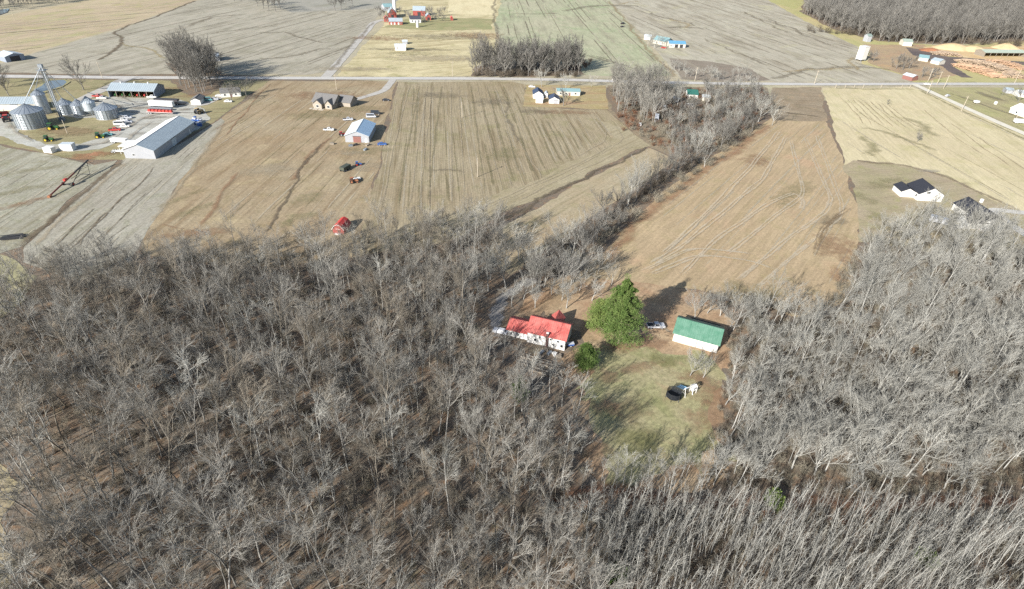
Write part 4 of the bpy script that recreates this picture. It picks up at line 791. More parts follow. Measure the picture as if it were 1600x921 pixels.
scatter_stuff('undergrowth', under, us, [(protoT[('shrub', m)][0],) for m in (0, 2, 0)], 'twiggy undergrowth covering the floor of the woods', 9)
weeds = scatter([(950, 140), (1195, 140), (1205, 170), (1130, 228), (1060, 248), (1015, 226), (985, 204)], 4.2, r1)
scatter_stuff('brush_thicket', weeds, 0.5 + 0.6 * r1.random(len(weeds)), [(protoT[('shrub', m)][0],) for m in (0, 3, 0)], 'tangled brush of the overgrown lot', 10)
bush_things([(1262 + 8.6 * i + r1.normal(0, 4), 50 + min(20, .5 * i) + (4 if i > 12 else 0) + r1.normal(0, 1)) for i in range(40)], 2, 'dark brush at the foot of the far forest', 'dark brush of the far forest foot', 1.6, 2.6)
bush_things([(740 + 8.8 * i + r1.normal(0, 4), 119 + r1.normal(0, 1)) for i in range(20)], 2, 'dark brush at the roadside foot of the pasture corner grove', 'dark brush of the grove foot', 1.2, 2.0)
bush_things([(880 + r1.random() * 50, 92 + r1.random() * 24) for i in range(10)], 3, 'reddish brush at the wheat field end of the grove', 'reddish brush of the grove end', 1.0, 1.8)
# evergreens
prof = ([0, .1, .28, .5, .75, .9, 1.0], [.7, 1.0, .96, .76, .46, .24, .05])
make('pine_tree', evergreen(7, 24.5, 6.6, PINE, prof, 140, 105, 0.22, 0.42, 0.1, 0.66), 'big bright green pine between the red-roofed house and the green-roofed barn', 'pine', XY(966, 537))
make('evergreen_tree', evergreen(8, 11, 4.6, LIME, ([0, .2, .5, .8, 1], [.7, 1, .95, .7, .2]), 70, 60, 0.24, 0.2, 0.05, 0.85), 'yellow green bushy evergreen tucked against the big pine', 'evergreen', XY(940, 516))
make('cedar_tree', evergreen(9, 9.0, 3.5, CEDAR, ([0, .15, .4, .7, 1], [.75, 1, .92, .6, .12]), 70, 60, 0.2, 0.16, 0.03, 0.8), 'round dark green cedar at the corner of the red-roofed house', 'cedar', XY(914, 576))
make('cedar_tree', evergreen(10, 8, 2.2, CEDAR, ([0, .15, .4, .7, 1], [.7, 1, .85, .5, .12]), 44, 26, 0.32, 0.12, 0.03), 'dark green cedar half hidden under bare trees near the raised beds', 'cedar', XY(812, 624))
for p, lab in (((1208, 788), 'small bright green shrub in the gap before the saplings'), ((1441, 880), 'bright green seedling pine deep among the saplings'), ((962, 906), 'dull green bush at the nearest edge of the wood')):
    s_ = evergreen(int(p[0]), 3.2, 1.7, LIME if p[0] > 1000 else CEDAR, ([0, .3, .7, 1], [.8, 1, .8, .3]), 24, 22, 0.3, 0.06, 0.02, 0.8)
    make('green_shrub', s_, lab, 'shrub', XY(*p), sc=1.2)
# ------------------------------------------------------------------ buildings
M = {}
def mat(key, *a, **k):
    if key not in M: M[key] = plain(key, *a, **k)
    return M[key]
WHITE = plain('white_paint', (236, 234, 228), 0.6, 0.05); OFFW = plain('off_white_siding', (220, 214, 200), 0.6, 0.06)
GREYW = plain('grey_metal_siding', (176, 178, 182), 0.5, 0.06); BLUEW = plain('blue_grey_siding', (150, 160, 176), 0.5, 0.06)
BRICK = plain('tan_brick', (172, 162, 148), 0.85, 0.12, scale=2.0)
REDROOF = plain('red_metal_roof', (198, 96, 90), 0.5, 0.25, scale=0.8); GREENROOF = plain('green_metal_roof', (92, 142, 116), 0.5, 0.25, scale=0.8)
GREYROOF = plain('grey_metal_roof', (172, 184, 190), 0.4, 0.08, scale=0.3); PALEROOF = plain('pale_metal_roof', (206, 214, 218), 0.4, 0.07, scale=0.3)
TEALROOF = plain('teal_metal_roof', (140, 172, 174), 0.4, 0.08); BLUEROOF = plain('blue_metal_roof', (108, 164, 196), 0.4, 0.1)
DARKROOF = plain('dark_shingles', (74, 76, 86), 0.85, 0.15, scale=1.5); NAVYROOF = plain('navy_shingles', (66, 80, 104), 0.8, 0.12); SHINGLE = plain('grey_shingles', (122, 120, 118), 0.85, 0.15, scale=1.2)
BLACKROOF = plain('black_shingles', (52, 54, 62), 0.85, 0.15, scale=1.5)
REDW = plain('red_barn_boards', (168, 88, 80), 0.8, 0.14, scale=1.0); GLASS = plain('dark_glass', (52, 58, 66), 0.15, 0.05, spec=0.5); TRIM = plain('white_trim', (232, 230, 224), 0.6, 0.04)
STEEL = plain('galvanised_steel', (186, 194, 200), 0.38, 0.12, 0.55, 0.4, spec=0.5); STEEL2 = plain('weathered_steel', (150, 158, 166), 0.5, 0.15, 0.4, spec=0.4); DARKM_ = plain('dark_metal', (66, 66, 68), 0.5, 0.15); BLACK = plain('black_rubber', (40, 40, 42), 0.8, 0.1)
WOOD = plain('weathered_timber', (150, 140, 126), 0.9, 0.2, scale=2.0); POLE = plain('pole_timber', (196, 184, 164), 0.9, 0.12); SOILM = plain('garden_soil', (96, 82, 68), 0.95, 0.25, scale=2.0)
BROWND = plain('brown_red_door', (148, 104, 96), 0.6, 0.06); GREENP = plain('green_paint', (62, 106, 60), 0.45, 0.1); YELP = plain('yellow_paint', (214, 186, 60), 0.5, 0.08); REDP = plain('red_paint', (196, 78, 70), 0.4, 0.08)
BLUEP = plain('blue_paint', (72, 108, 172), 0.4, 0.08); SILV = plain('silver_paint', (206, 208, 212), 0.3, 0.04); TEALP = plain('teal_paint', (110, 164, 166), 0.4, 0.08); TANP = plain('tan_paint', (196, 174, 136), 0.5, 0.08); ORANGE = plain('rusty_orange', (170, 116, 84), 0.7, 0.2); BLUETARP = plain('blue_tarpaulin', (76, 116, 190), 0.5, 0.2, scale=1.5)
def faded(name, c1, c2, c3):                                   # painted sheet metal, sun-faded and stained down the slope
    k = NT(name); c = k.mix(k.ramp(k.noise(k.coords(), .45, 6, .7), .35, .65), alb(*c1), alb(*c2))
    c = k.mix(k.ramp(k.noise(k.coords(0, (2.2, .25, .25)), 1.0, 5, .65), .52, .7, 0, .55), c, alb(*c3)); k.l(c, k.b.inputs['Base Color']); k.b.inputs['Roughness'].default_value = .5
    return k.m
REDROOF = faded('faded_red_roof', (196, 92, 86), (206, 124, 114), (158, 84, 78)); GREENROOF = faded('faded_green_roof', (88, 136, 112), (116, 154, 134), (74, 118, 98))
WHITEB = faded('weathered_white_boards', (232, 230, 224), (216, 212, 204), (190, 184, 172))
def place(pa, pb, depth):
    a, b = XY(*pa), XY(*pb); ang = math.atan2(b[1] - a[1], b[0] - a[0]); L = math.hypot(b[0] - a[0], b[1] - a[1])
    c = ((a[0] + b[0]) / 2 - math.sin(ang) * depth / 2, (a[1] + b[1]) / 2 + math.cos(ang) * depth / 2)
    return c, L, ang
def opening(kind, side, u, z0, w, h, L, W_, par, mat_=None):
    q = {'f': ((u - .5) * L, -W_ / 2, 0), 'b': ((u - .5) * L, W_ / 2, math.pi), 'l': (-L / 2, (.5 - u) * W_, -math.pi / 2), 'r': (L / 2, (u - .5) * W_, math.pi / 2)}[side]
    c, s = math.cos(q[2]), math.sin(q[2])
    def at(dx, dy, z): return (q[0] + c * dx - s * dy, q[1] + s * dx + c * dy, z)
    t = 0.09
    if kind == 'window':
        m = MB()
        for dx, dz, ww, hh in ((0, h / 2, w + 2 * t, t), (0, -h / 2, w + 2 * t, t), (-w / 2 - t / 2, 0, t, h - t), (w / 2 + t / 2, 0, t, h - t)): m.box(at(dx, -0.03, z0 + h / 2 + dz), (ww, 0.1, hh), q[2])
        f = m.build('window', TRIM, par); MB().box(at(0, -0.01, z0 + h / 2), (w, 0.04, h - t), q[2]).build('pane', GLASS, f)
    else:
        d = MB().box(at(0, -0.03, z0 + h / 2), (w, 0.1, h), q[2]).build('door', mat_ or TRIM, par)
        if w > 2: MB().box(at(0, -0.06, z0 + h + 0.1), (w + .3, 0.16, 0.18), q[2]).build('door_track', DARKM_, d)
        else: MB().box(at(w * .35, -0.1, z0 + 1.0), (.08, .06, .08), q[2]).build('handle', DARKM_, d)
def roof_mesh(L, W_, eave, rise, over, ridge, th=0.14, rib=0.0, only=None):
    m = MB(); ax = 'x' if ridge == 'x' else 'y'; half = (W_ if ridge == 'x' else L) / 2; ln = (L if ridge == 'x' else W_) / 2 + over; sl = rise / half; e = over
    for sg in (-1, 1):
        if only and only != sg: continue
        poly = [(sg * (half + e), eave - sl * e + 0.02), (0, eave + rise + 0.02), (0, eave + rise + th + .02), (sg * (half + e), eave - sl * e + th + .02)]
        if sg > 0: poly = poly[::-1]
        m.prism(poly, ax, -ln, ln)
        if rib:
            k = int(2 * ln / rib)
            for i in range(k + 1):
                t = -ln + 0.04 + (2 * ln - 0.08) * i / k
                p2 = [(sg * (half + e), eave - sl * e + th + .02), (sg * 0.03, eave + rise + th + .02 - sl * .03), (sg * 0.03, eave + rise + th + .07 - sl * .03), (sg * (half + e), eave - sl * e + th + .07)]
                m.prism(p2 if sg < 0 else p2[::-1], ax, t - .03, t + .03)
    return m
def walls_mesh(L, W_, eave, rise, ridge):
    if ridge == 'x': return MB().prism([(-W_ / 2, 0), (W_ / 2, 0), (W_ / 2, eave), (0, eave + rise), (-W_ / 2, eave)], 'x', -L / 2, L / 2)
    return MB().prism([(-L / 2, 0), (L / 2, 0), (L / 2, eave), (0, eave + rise), (-L / 2, eave)], 'y', -W_ / 2, W_ / 2)
def building(name, label, cat, pa, pb, depth, eave, rise, ridge, wm, rm, ops=(), over=0.35, rib=0.0, group=None, two=None, L=None, ang=None):
    c, L0, an = place(pa, pb, depth); L = L or L0; an = an if ang is None else ang
    t = thing(name, label, cat, (c[0], c[1], 0), an, group)
    walls_mesh(L, depth, eave, rise, ridge).build('wall', wm, t)
    if two:                                                    # slopes with sun or sky glare put into their colours are two parts
        roof_mesh(L, depth, eave, rise, over, ridge, rib=rib, only=-1).build('roof', two[0], t); roof_mesh(L, depth, eave, rise, over, ridge, rib=rib, only=1).build('roof', two[1], t)
    else: roof_mesh(L, depth, eave, rise, over, ridge, rib=rib).build('roof', rm, t)
    ln = (L if ridge == 'x' else depth) + 2 * over; MB().box((0, 0, eave + rise + .19), (ln, .3, .07) if ridge == 'x' else (.3, ln, .07)).build('ridge_cap', (two or [rm])[0], t)
    for o in ops: opening(o[0], o[1], o[2], o[3], o[4], o[5], L, depth, t, o[6] if len(o) > 6 else None)
    return t, L, depth, c, an
# the red-roofed house: tall main block, low wing, rear ell and chimney
t, L, Wd, c, an = building('farmhouse', 'white farmhouse with bright red metal roof, low wing and rear ell', 'house', (823, 534.4), (881.6, 548.6), 8.2, 4.0, 2.5, 'x', WHITE, REDROOF,
    [('window', 'f', .22, 1.1, .7, .9), ('window', 'f', .33, 2.6, .5, .6), ('window', 'f', .62, 2.7, .5, .6), ('window', 'f', .7, 1.0, .8, .6), ('window', 'f', .82, 2.5, .7, .7), ('window', 'f', .92, 1.0, .7, 1.0), ('window', 'r', .5, 1.2, .9, 1.2), ('window', 'l', .4, 2.6, .8, .9), ('window', 'b', .3, 1.2, .9, 1.2)], 0.4, 0.6)
house = t
w = MB().prism([(-3.3, 0), (3.3, 0), (3.3, 2.4), (0, 4.1), (-3.3, 2.4)], 'x', -L / 2 - 6.2, -L / 2 - 0.003); wg = w.build('wing_wall', WHITE, t)
m = roof_mesh(6.2, 6.6, 2.4, 1.7, .3, 'x', rib=.6); m.v = [(x - L / 2 - 3.35, y, z) for x, y, z in m.v]; m.build('wing_roof', REDROOF, t)
for u, z in ((-.85, 1.2), (-.5, 1.2), (-.2, .9), (-.2, 1.6)):
    x = -L / 2 + u * 6.2; f = MB()
    for dx, dz, ww, hh in ((0, .42, .85, .09), (0, -.42, .85, .09), (-.38, 0, .09, .75), (.38, 0, .09, .75)): f.box((x, -3.33, z + dz * (.5 if u > -.3 else 1)), (ww * (.6 if u > -.3 else 1), .1, hh * (.4 if u > -.3 else 1)))
    f = f.build('window', TRIM, t); MB().box((x, -3.31, z), (.65 if u < -.3 else .4, .06, .72 if u < -.3 else .35)).build('pane', GLASS, f)
m = MB().prism([(-1.9, 0), (1.9, 0), (1.9, 2.5), (0, 4.0), (-1.9, 2.5)], 'y', 4.103, 7.6); m.v = [(x + .6, y, z) for x, y, z in m.v]; m.build('rear_wall', WHITE, t)
m = roof_mesh(3.8, 5.0, 2.6, 2.1, .3, 'y', rib=.6); m.v = [(x + .6, y + 5.4, z + .2) for x, y, z in m.v]; m.build('rear_roof', REDROOF, t)
ch = MB().box((.4, -4.32, 2.6), (.62, .42, 5.2)).build('chimney', plain('chimney_brick', (112, 88, 84), .9, .2, scale=3), t); MB().box((.4, -4.32, 5.28), (.78, .58, .16)).build('chimney_cap', TRIM, ch)
MB().box((0, -4.9, .12), (3.6, 1.2, .24)).build('step', WOOD, t)
# the green-roofed barn
t, *_ = building('barn', 'long white barn with green metal roof between bare trees', 'barn', (1050.5, 533), (1119, 552.2), 9.0, 3.3, 2.3, 'x', WHITEB, GREENROOF,
    [('door', 'f', .3, 0, 3.4, 3.0, OFFW), ('door', 'f', .78, 0, 3.2, 3.0, WHITE), ('window', 'l', .5, 1.3, .9, .9), ('door', 'l', .25, 0, 1, 2.1, OFFW)], 0.45, 0.6)
MB().box((0.35, -4.56, 1.6), (.16, .12, 3.2)).build('corner_board', plain('grey_board', (150, 150, 150)), t)
m = MB().prism([(4.5, 2.3), (7.4, 1.9), (7.4, 2.02), (4.5, 2.42)], 'x', -3.2, 5.8); m.build('lean_to_roof', plain('black_membrane', (58, 56, 58), .8, .1), t)
for x in (-3, 0, 2.8, 5.6): MB().box((x, 7.2, .95), (.16, .16, 1.9)).build('post', WOOD, t)
# farmstead on the far left
t, *_ = building('farm_shop', 'long white metal farm shop with pale grey roof and broad eave', 'barn', (196.5, 247.5), (244, 249), 42, 4.3, 2.6, 'y', GREYW, GREYROOF,
    [('door', 'r', .45, 0, 4.2, 3.6, PALEROOF), ('window', 'f', .3, 1.4, 1.0, .8), ('door', 'r', .85, 0, 1.1, 2.1, TRIM)], 0.5, 1.2, two=(plain('sunlit_white_slope', (238, 238, 236), .4, .05), GREYROOF))  # sun-facing slope is coloured whiter, the sunlight painted in
MB().box((-9.6, -12, 3.9), (5.0, 9, .18)).build('canopy', TRIM, t)
for x, y in ((-11.8, -16), (-11.8, -8)): MB().box((x, y, 1.9), (.2, .2, 3.8)).build('post', TRIM, t)
def open_shed(name, label, pa, pb, depth, eave, rise, wm, rm, bays, L=None, group=None):
    c, L0, an = place(pa, pb, depth); L = L or L0; t = thing(name, label, 'shed', (c[0], c[1], 0), an, group)
    m = MB().box((0, depth / 2 - .1, eave / 2), (L, .2, eave))
    for sx in (-1, 1): m.prism([(-depth / 2, 0), (depth / 2 - .2, 0), (depth / 2 - .2, eave), (0, eave + rise), (-depth / 2, eave)], 'x', sx * (L / 2 - .1) - .1, sx * (L / 2 - .1) + .1)
    m.build('wall', wm, t); roof_mesh(L, depth, eave, rise, .4, 'x', rib=1.2).build('roof', rm, t)
    MB().box((0, -depth / 2 + .15, eave - .25), (L - .5, .25, .45)).build('beam', WOOD, t)
    for i in range(1, bays): MB().box((-L / 2 + L * i / bays, -depth / 2 + .15, (eave - .5) / 2), (.3, .3, eave - .5)).build('post', WOOD, t)
    return t, L, an, c
mshed, mL, man, mc = open_shed('machine_shed', 'open-fronted grey machine shed full of tractors', (171.5, 152.5), (243, 154), 14, 4.2, 2.6, BLUEW, GREYROOF, 6)
for x in (-8, 0, 8): MB().tube((x, 0, 6.7), (x, 0, 7.7), .45, n=10).build('roof_vent', TRIM, mshed)
building('farm_shed', 'long white shed with grey roof behind the big grain bin', 'shed', (-24, 174), (58, 173), 11, 3.8, 2.2, 'x', OFFW, GREYROOF, [('door', 'f', .6, 0, 3.5, 3.2, TRIM), ('window', 'f', .85, 1.3, 1, .9)], 0.4, 1.2)
building('small_shed', 'small white gabled shed at the edge of the gravel lot', 'shed', (299, 164), (314, 164), 9, 2.6, 1.2, 'y', WHITE, SHINGLE, [('door', 'f', .5, 0, 1.4, 2.0, TRIM)])
building('farmhouse', 'small white farmhouse with grey roof under bare trees', 'house', (346, 153), (377, 151), 8, 2.8, 1.8, 'x', WHITE, SHINGLE, [('window', 'f', .2, 1, 1, 1.1), ('window', 'f', .75, 1, 1, 1.1), ('door', 'f', .5, 0, 1, 2.1, BROWND), ('window', 'r', .5, 1, 1, 1)])
building('field_shed', 'grey metal shed with dark end across the road behind trees', 'shed', (330, 97), (344, 96), 10, 3.2, 1.8, 'x', GREYW, PALEROOF, [('door', 'r', .5, 0, 3, 2.8, DARKM_)])
for pa, pb, lb in (((15, 97), (28, 95.5), 'open-ended grey hay barn nearer to the stubble field'), ((-14, 95), (2, 93), 'grey hay barn farther back beside the open-ended one')):
    t, *_ = building('hay_barn', lb, 'barn', pa, pb, 13, 3.6, 1.6, 'y', BLUEW, PALEROOF, [('door', 'f', .5, 0, 6, 3.2, DARKM_)], group='far left hay barns', L=12, ang=pang((15, 97), (38, 91)) - 1.57 + 1.2)  # dark front panel; on the open-ended barn it paints the shaded opening
# grain bins and the elevator leg
def grain_bin(px, r, h, rh, label, hopper=False, z=0.0, mt=None, ribs=True):
    q = XY(*px); t = thing('grain_bin', label, 'grain bin', (q[0], q[1], 0), 0.3, 'steel grain bins of the farmstead'); mt = mt or STEEL
    if hopper: MB().lathe((0, 0, 0), [(.5, .6), (r, 3.0), (r, h)], 28).build('wall', mt, t); [MB().box((r * .95 * math.cos(a), r * .95 * math.sin(a), 1.5), (.2, .2, 3)).build('leg', STEEL2, t) for a in (0.4, 2.0, 3.5, 5.1)]
    else:
        MB().lathe((0, 0, 0), [(r + .25, 0), (r + .25, .2)], 28).build('base', plain('bin_concrete', (184, 180, 172)), t)
        prof = []; k = max(4, int(h / .8))
        for i in range(k): z0 = .2 + (h - .2) * i / k; z1 = .2 + (h - .2) * (i + 1) / k; prof += [(r, z0), (r + .04, z0 + .1 * (z1 - z0)), (r + .04, z0 + .5 * (z1 - z0)), (r, z0 + .6 * (z1 - z0))]
        MB().lathe((0, 0, 0), prof + [(r, h)], 36).build('wall', mt, t)
        if ribs:
            m = MB(); n = int(2 * math.pi * r / 1.5)
            for i in range(n): a = 2 * math.pi * i / n; m.box(((r + .09) * math.cos(a), (r + .09) * math.sin(a), h / 2 + .1), (.12, .16, h - .2), a)
            m.build('stiffener', STEEL2, t)
        a = -1.1; MB().box(((r + .08) * math.cos(a), (r + .08) * math.sin(a), 1.2), (.12, 1.0, 2.0), a).build('door', STEEL2, t)
    MB().lathe((0, 0, 0), [(r + .25, h - .08), (r * .55, h + rh * .45), (.55, h + rh)], 36).build('roof', mt, t)
    m = MB()
    for i in range(18):
        a = 2 * math.pi * i / 18; m.tube(((r + .22) * math.cos(a), (r + .22) * math.sin(a), h), (.6 * math.cos(a), .6 * math.sin(a), h + rh + .05), .05, n=4)
    m.build('roof_rib', STEEL2, t); MB().lathe((0, 0, 0), [(.6, h + rh - .1), (.6, h + rh + .3), (.1, h + rh + .55)], 12).build('roof_cap', STEEL2, t)
    a = 0.9; m = MB()
    for s_ in (-.2, .2): m.tube(((r + .3) * math.cos(a) - s_ * math.sin(a), (r + .3) * math.sin(a) + s_ * math.cos(a), .3), ((r + .3) * math.cos(a) - s_ * math.sin(a), (r + .3) * math.sin(a) + s_ * math.cos(a), h + .2), .03, n=4)
    m.build('ladder', STEEL2, t); return t
grain_bin((52, 197), 6.9, 8.2, 3.0, 'widest steel grain bin with ribbed cone roof at the gravel bend')
grain_bin((169.5, 183.5), 5.6, 5.2, 2.6, 'broad steel grain bin beside the row of parked vehicles')
grain_bin((106, 177.5), 3.9, 5.6, 2.4, 'medium steel grain bin next to the elevator leg')
grain_bin((127, 178.5), 3.6, 5.4, 2.4, 'medium steel grain bin between hopper bin and elevator side bin')
grain_bin((144, 180), 3.3, 7.2, 2.6, 'whitish hopper-bottom grain bin with tall cone roof', True, mt=PALEROOF)
grain_bin((71, 177), 3.2, 10.5, 2.0, 'tall narrow steel bin standing behind the widest bin', ribs=False)
q = XY(98, 189); t = thing('elevator_leg', 'tall slanting-looking grain elevator leg with spouts above the bins', 'grain elevator', (q[0], q[1], 0))
H_ = 27.5; m = MB()
for sx in (-.55, .55): m.box((sx, 0, H_ / 2), (.55, .5, H_))
m.build('leg_casing', STEEL, t); MB().box((0, 0, H_ + .8), (2.2, 1.2, 1.6)).build('head', STEEL2, t); MB().box((0, 0, .9), (2.4, 1.4, 1.8)).build('boot', STEEL2, t)
m = MB()
for sx, sy in ((-1, -1), (1, -1), (1, 1), (-1, 1)): m.tube((sx * 1.2, sy * .8, 0), (sx * 1.2, sy * .8, H_), .07, n=4)
for z in np.arange(1.5, H_, 2.2):
    for a_, b_ in (((-1.2, -.8), (1.2, -.8)), ((1.2, -.8), (1.2, .8)), ((1.2, .8), (-1.2, .8)), ((-1.2, .8), (-1.2, -.8))): m.tube((*a_, z), (*b_, z), .04, n=4); m.tube((*a_, z), (*b_, min(H_, z + 2.2)), .03, n=4)
m.build('tower_frame', STEEL2, t); MB().box((0, 0, H_ - 1.2), (4.0, 3.2, .15)).build('platform', STEEL2, t)
m = MB()
for sx in (-2, 2): m.box((sx, 0, H_ - .2), (.06, 3.2, .06)).box((sx, -1.6, H_ - .6), (.06, .06, 1.1)).box((sx, 1.6, H_ - .6), (.06, .06, 1.1))
for sy in (-1.6, 1.6): m.box((0, sy, H_ - .2), (3.94, .06, .06))
m.build('railing', STEEL, t)
def spout(px, z): p = XY(*px); MB().tube((0, 0, H_ + .3), (p[0] - q[0], p[1] - q[1], z), .17, n=6).build('spout', STEEL, t)
spout((52, 197), 11.6); spout((71, 177), 12.9); spout((106, 177.5), 8.4); spout((127, 178.5), 8.2)
for a in (2.2, 4.2, 0.5): MB().tube((0, 0, H_ - 1), (14 * math.cos(a), 14 * math.sin(a), .1), .035, n=4).build('guy_wire', DARKM_, t)
q2 = XY(150, 176); t = thing('grain_auger', 'thin grain auger tube angled down to the hopper bin', 'auger', (q2[0], q2[1], 0), 0)
MB().tube((-3, 3, 10.2), (12, 14, .8), .16, n=6).build('tube', STEEL2, t); m = MB().tube((6, 8.6, 4.8), (7.5, 7.5, .6), .06, n=4).tube((6, 8.6, 4.8), (5.5, 10.5, .6), .06, n=4); m.build('frame', STEEL2, t)
for x, y in ((7.5, 7.5), (5.5, 10.5)): MB().tube((x - .12, y + .1, .6), (x + .12, y - .1, .6), .6, n=12).build('wheel', BLACK, t)
# brick house with gables
t, L, Wd, c, an = building('brick_house', 'tan brick house with grey shingle roof and front gables', 'house', (489, 166.5), (522, 170.5), 12, 3.0, 3.6, 'x', BRICK, SHINGLE,
    [('window', 'f', .12, .8, 1.2, 1.4), ('window', 'f', .62, .8, 1.2, 1.4), ('window', 'f', .85, .8, 1.2, 1.4), ('window', 'r', .5, .8, 1.2, 1.4)], .5)
for x, wd, ln in ((-2.0, 5.4, 3.0), (4.6, 4.4, 2.0)):
    m = walls_mesh(wd, ln, 3.0, 2.2, 'y'); m.v = [(a + x, b - Wd / 2 - ln / 2 - .003, z) for a, b, z in m.v]; m.build('gable_wall', BRICK, t)
    m = roof_mesh(wd, ln + 4, 3.0, 2.2, .4, 'y'); m.v = [(a + x, b - Wd / 2 - ln / 2 + 1.9, z + .01) for a, b, z in m.v]; m.build('gable_roof', SHINGLE, t)
    f = MB().box((x, -Wd / 2 - ln - .03, 1.5), (1.8, .1, 1.5)).build('window', TRIM, t); MB().box((x, -Wd / 2 - ln - .06, 1.5), (1.5, .1, 1.2)).build('pane', GLASS, f)
m = walls_mesh(8, 9, 2.8, 2.8, 'x'); m.v = [(a + L / 2 + 3.6, b + 4.6, z) for a, b, z in m.v]; m.build('garage_wall', BRICK, t)
m = roof_mesh(8, 9, 2.8, 2.8, .5, 'x'); m.v = [(a + L / 2 + 3.6, b + 4.6, z + .01) for a, b, z in m.v]; m.build('garage_roof', SHINGLE, t)
MB().box((-2, -Wd / 2 - 4.2, .08), (9, 2.2, .16)).build('porch_slab', plain('porch_concrete', (206, 196, 180)), t)
t, *_ = building('metal_workshop', 'grey metal workshop with brown red door and sky reflection painted on one roof slope', 'workshop', (540, 222.5), (577, 223.5), 20, 3.6, 2.3, 'y', GREYW, GREYROOF,
    [('door', 'f', .5, 0, 4.0, 3.2, BROWND), ('door', 'f', .88, 0, 1.1, 2.1, WHITE)], .4, 1.0, two=(PALEROOF, plain('sky_reflection_roof', (150, 176, 200), .4, .06)))  # bluish slope has the reflected sky put into its colour
# small red shed with gambrel roof
c, L, an = place((520.5, 364.5), (538, 366.5), 6.4); t = thing('garden_shed', 'small red gambrel-roofed shed with white trim above the woods', 'shed', (c[0], c[1], 0), an)
prof_ = [(-L / 2, 0), (L / 2, 0), (L / 2, 1.9), (L / 2 * .62, 3.2), (0, 3.9), (-L / 2 * .62, 3.2), (-L / 2, 1.9)]
REDS = plain('red_shed_roof', (206, 70, 64), .6, .14); MB().prism(prof_, 'y', -3.2, 3.2).build('wall', REDW, t); m = MB(); pr = [(-L / 2 - .25, 1.7), (-L / 2 * .64, 3.24), (0, 3.97), (L / 2 * .64, 3.24), (L / 2 + .25, 1.7)]
for a_, b_ in zip(pr, pr[1:]): m.prism([a_, b_, (b_[0], b_[1] + .1), (a_[0], a_[1] + .1)], 'y', -3.45, 3.45)
m.build('roof', REDS, t); m = MB()
for a_, b_ in zip(pr, pr[1:]): m.tube((a_[0], -3.5, a_[1]), (b_[0], -3.5, b_[1]), .1, n=4)
m.build('trim', TRIM, t); MB().box((0, -3.25, 1.0), (1.7, .1, 1.9)).build('door', REDW, t); MB().box((0, -3.3, 2.0), (1.9, .1, .12)).build('lintel', TRIM, t); MB().box((0, -3.8, .15), (2.4, 1.0, .3)).build('ramp', TRIM, t)
# red barns around the white farmhouse in the distance
def b2(*a, **k): return building(*a, **k)
b2('barn', 'big red barn with grey roof in the far farmyard', 'barn', (645.5, 25), (664.5, 25.5), 12, 5.2, 3.4, 'x', REDW, GREYROOF, [('door', 'f', .5, 0, 3.4, 3.6, DARKM_)])
b2('barn', 'red gabled barn with steep grey roof below the white silo', 'barn', (607, 28.5), (620, 28.5), 14, 4.4, 4.6, 'y', REDW, GREYROOF, [('door', 'f', .5, 0, 2.6, 3, DARKM_)])
b2('barn', 'long low red barn with grey roof at the lane end', 'barn', (608.5, 39), (629, 39), 9, 3.0, 2.4, 'x', REDW, GREYROOF, [('door', 'f', .15, 0, 1.5, 2.0, TRIM), ('door', 'f', .4, 0, 1.5, 2.0, TRIM), ('door', 'f', .7, 0, 1.5, 2.0, TRIM), ('window', 'f', .9, 1, 1, 1)])
b2('barn', 'small red barn next to the lane gate', 'barn', (600.5, 34.5), (607, 34.5), 8, 3.2, 1.8, 'y', REDW, REDROOF)
b2('barn', 'red barn to the east of the white farmhouse', 'barn', (666, 32), (673.5, 32), 9, 3.6, 2.4, 'y', REDW, GREYROOF, [('door', 'f', .5, 0, 2.4, 2.4, DARKM_)])
b2('cattle_shed', 'pale blue-grey shed with dormers beside the white silo', 'shed', (601, 17.5), (614, 17), 12, 4.0, 2.4, 'x', GREYW, TEALROOF, [('window', 'f', .3, 2, 1.6, 1), ('window', 'f', .6, 2, 1.6, 1)])
b2('small_shed', 'tiny red shed standing alone in the far paddock', 'shed', (704.5, 32.5), (708, 32.5), 5, 2.6, 1.4, 'y', REDW, REDROOF)
b2('farmhouse', 'white farmhouse with dark roof among the red barns', 'house', (641, 36), (658, 36), 9, 3.4, 2.4, 'x', WHITE, DARKROOF, [('window', 'f', .2, 1, 1.2, 1.4), ('window', 'f', .8, 1, 1.2, 1.4), ('door', 'f', .5, 0, 1.2, 2.2, DARKM_)])
b2('field_shed', 'white loafing shed with grey roof in the pale pasture', 'shed', (617.5, 79.5), (634.5, 79.5), 7, 3.2, 1.4, 'x', WHITE, PALEROOF, [('window', 'f', .2, 1.6, .9, .9)])
b2('small_shed', 'low grey lean-to behind the white loafing shed', 'shed', (629, 69.5), (636.5, 69.5), 5, 2.2, .8, 'x', GREYW, PALEROOF)
for px, r, h, lb in (((617, 19), 1.9, 13, 'tall white silo behind the red gabled barn'), ((652.5, 43), 1.3, 5.5, 'short white tank silo before the white farmhouse')):
    q = XY(*px); t = thing('silo', lb, 'silo', (q[0], q[1], 0)); MB().lathe((0, 0, 0), [(r, 0), (r, h)], 20).build('wall', WHITE, t); MB().lathe((0, 0, 0), [(r + .1, h - .05), (r * .7, h + r * .5), (.1, h + r * .75)], 20).build('dome', PALEROOF, t)
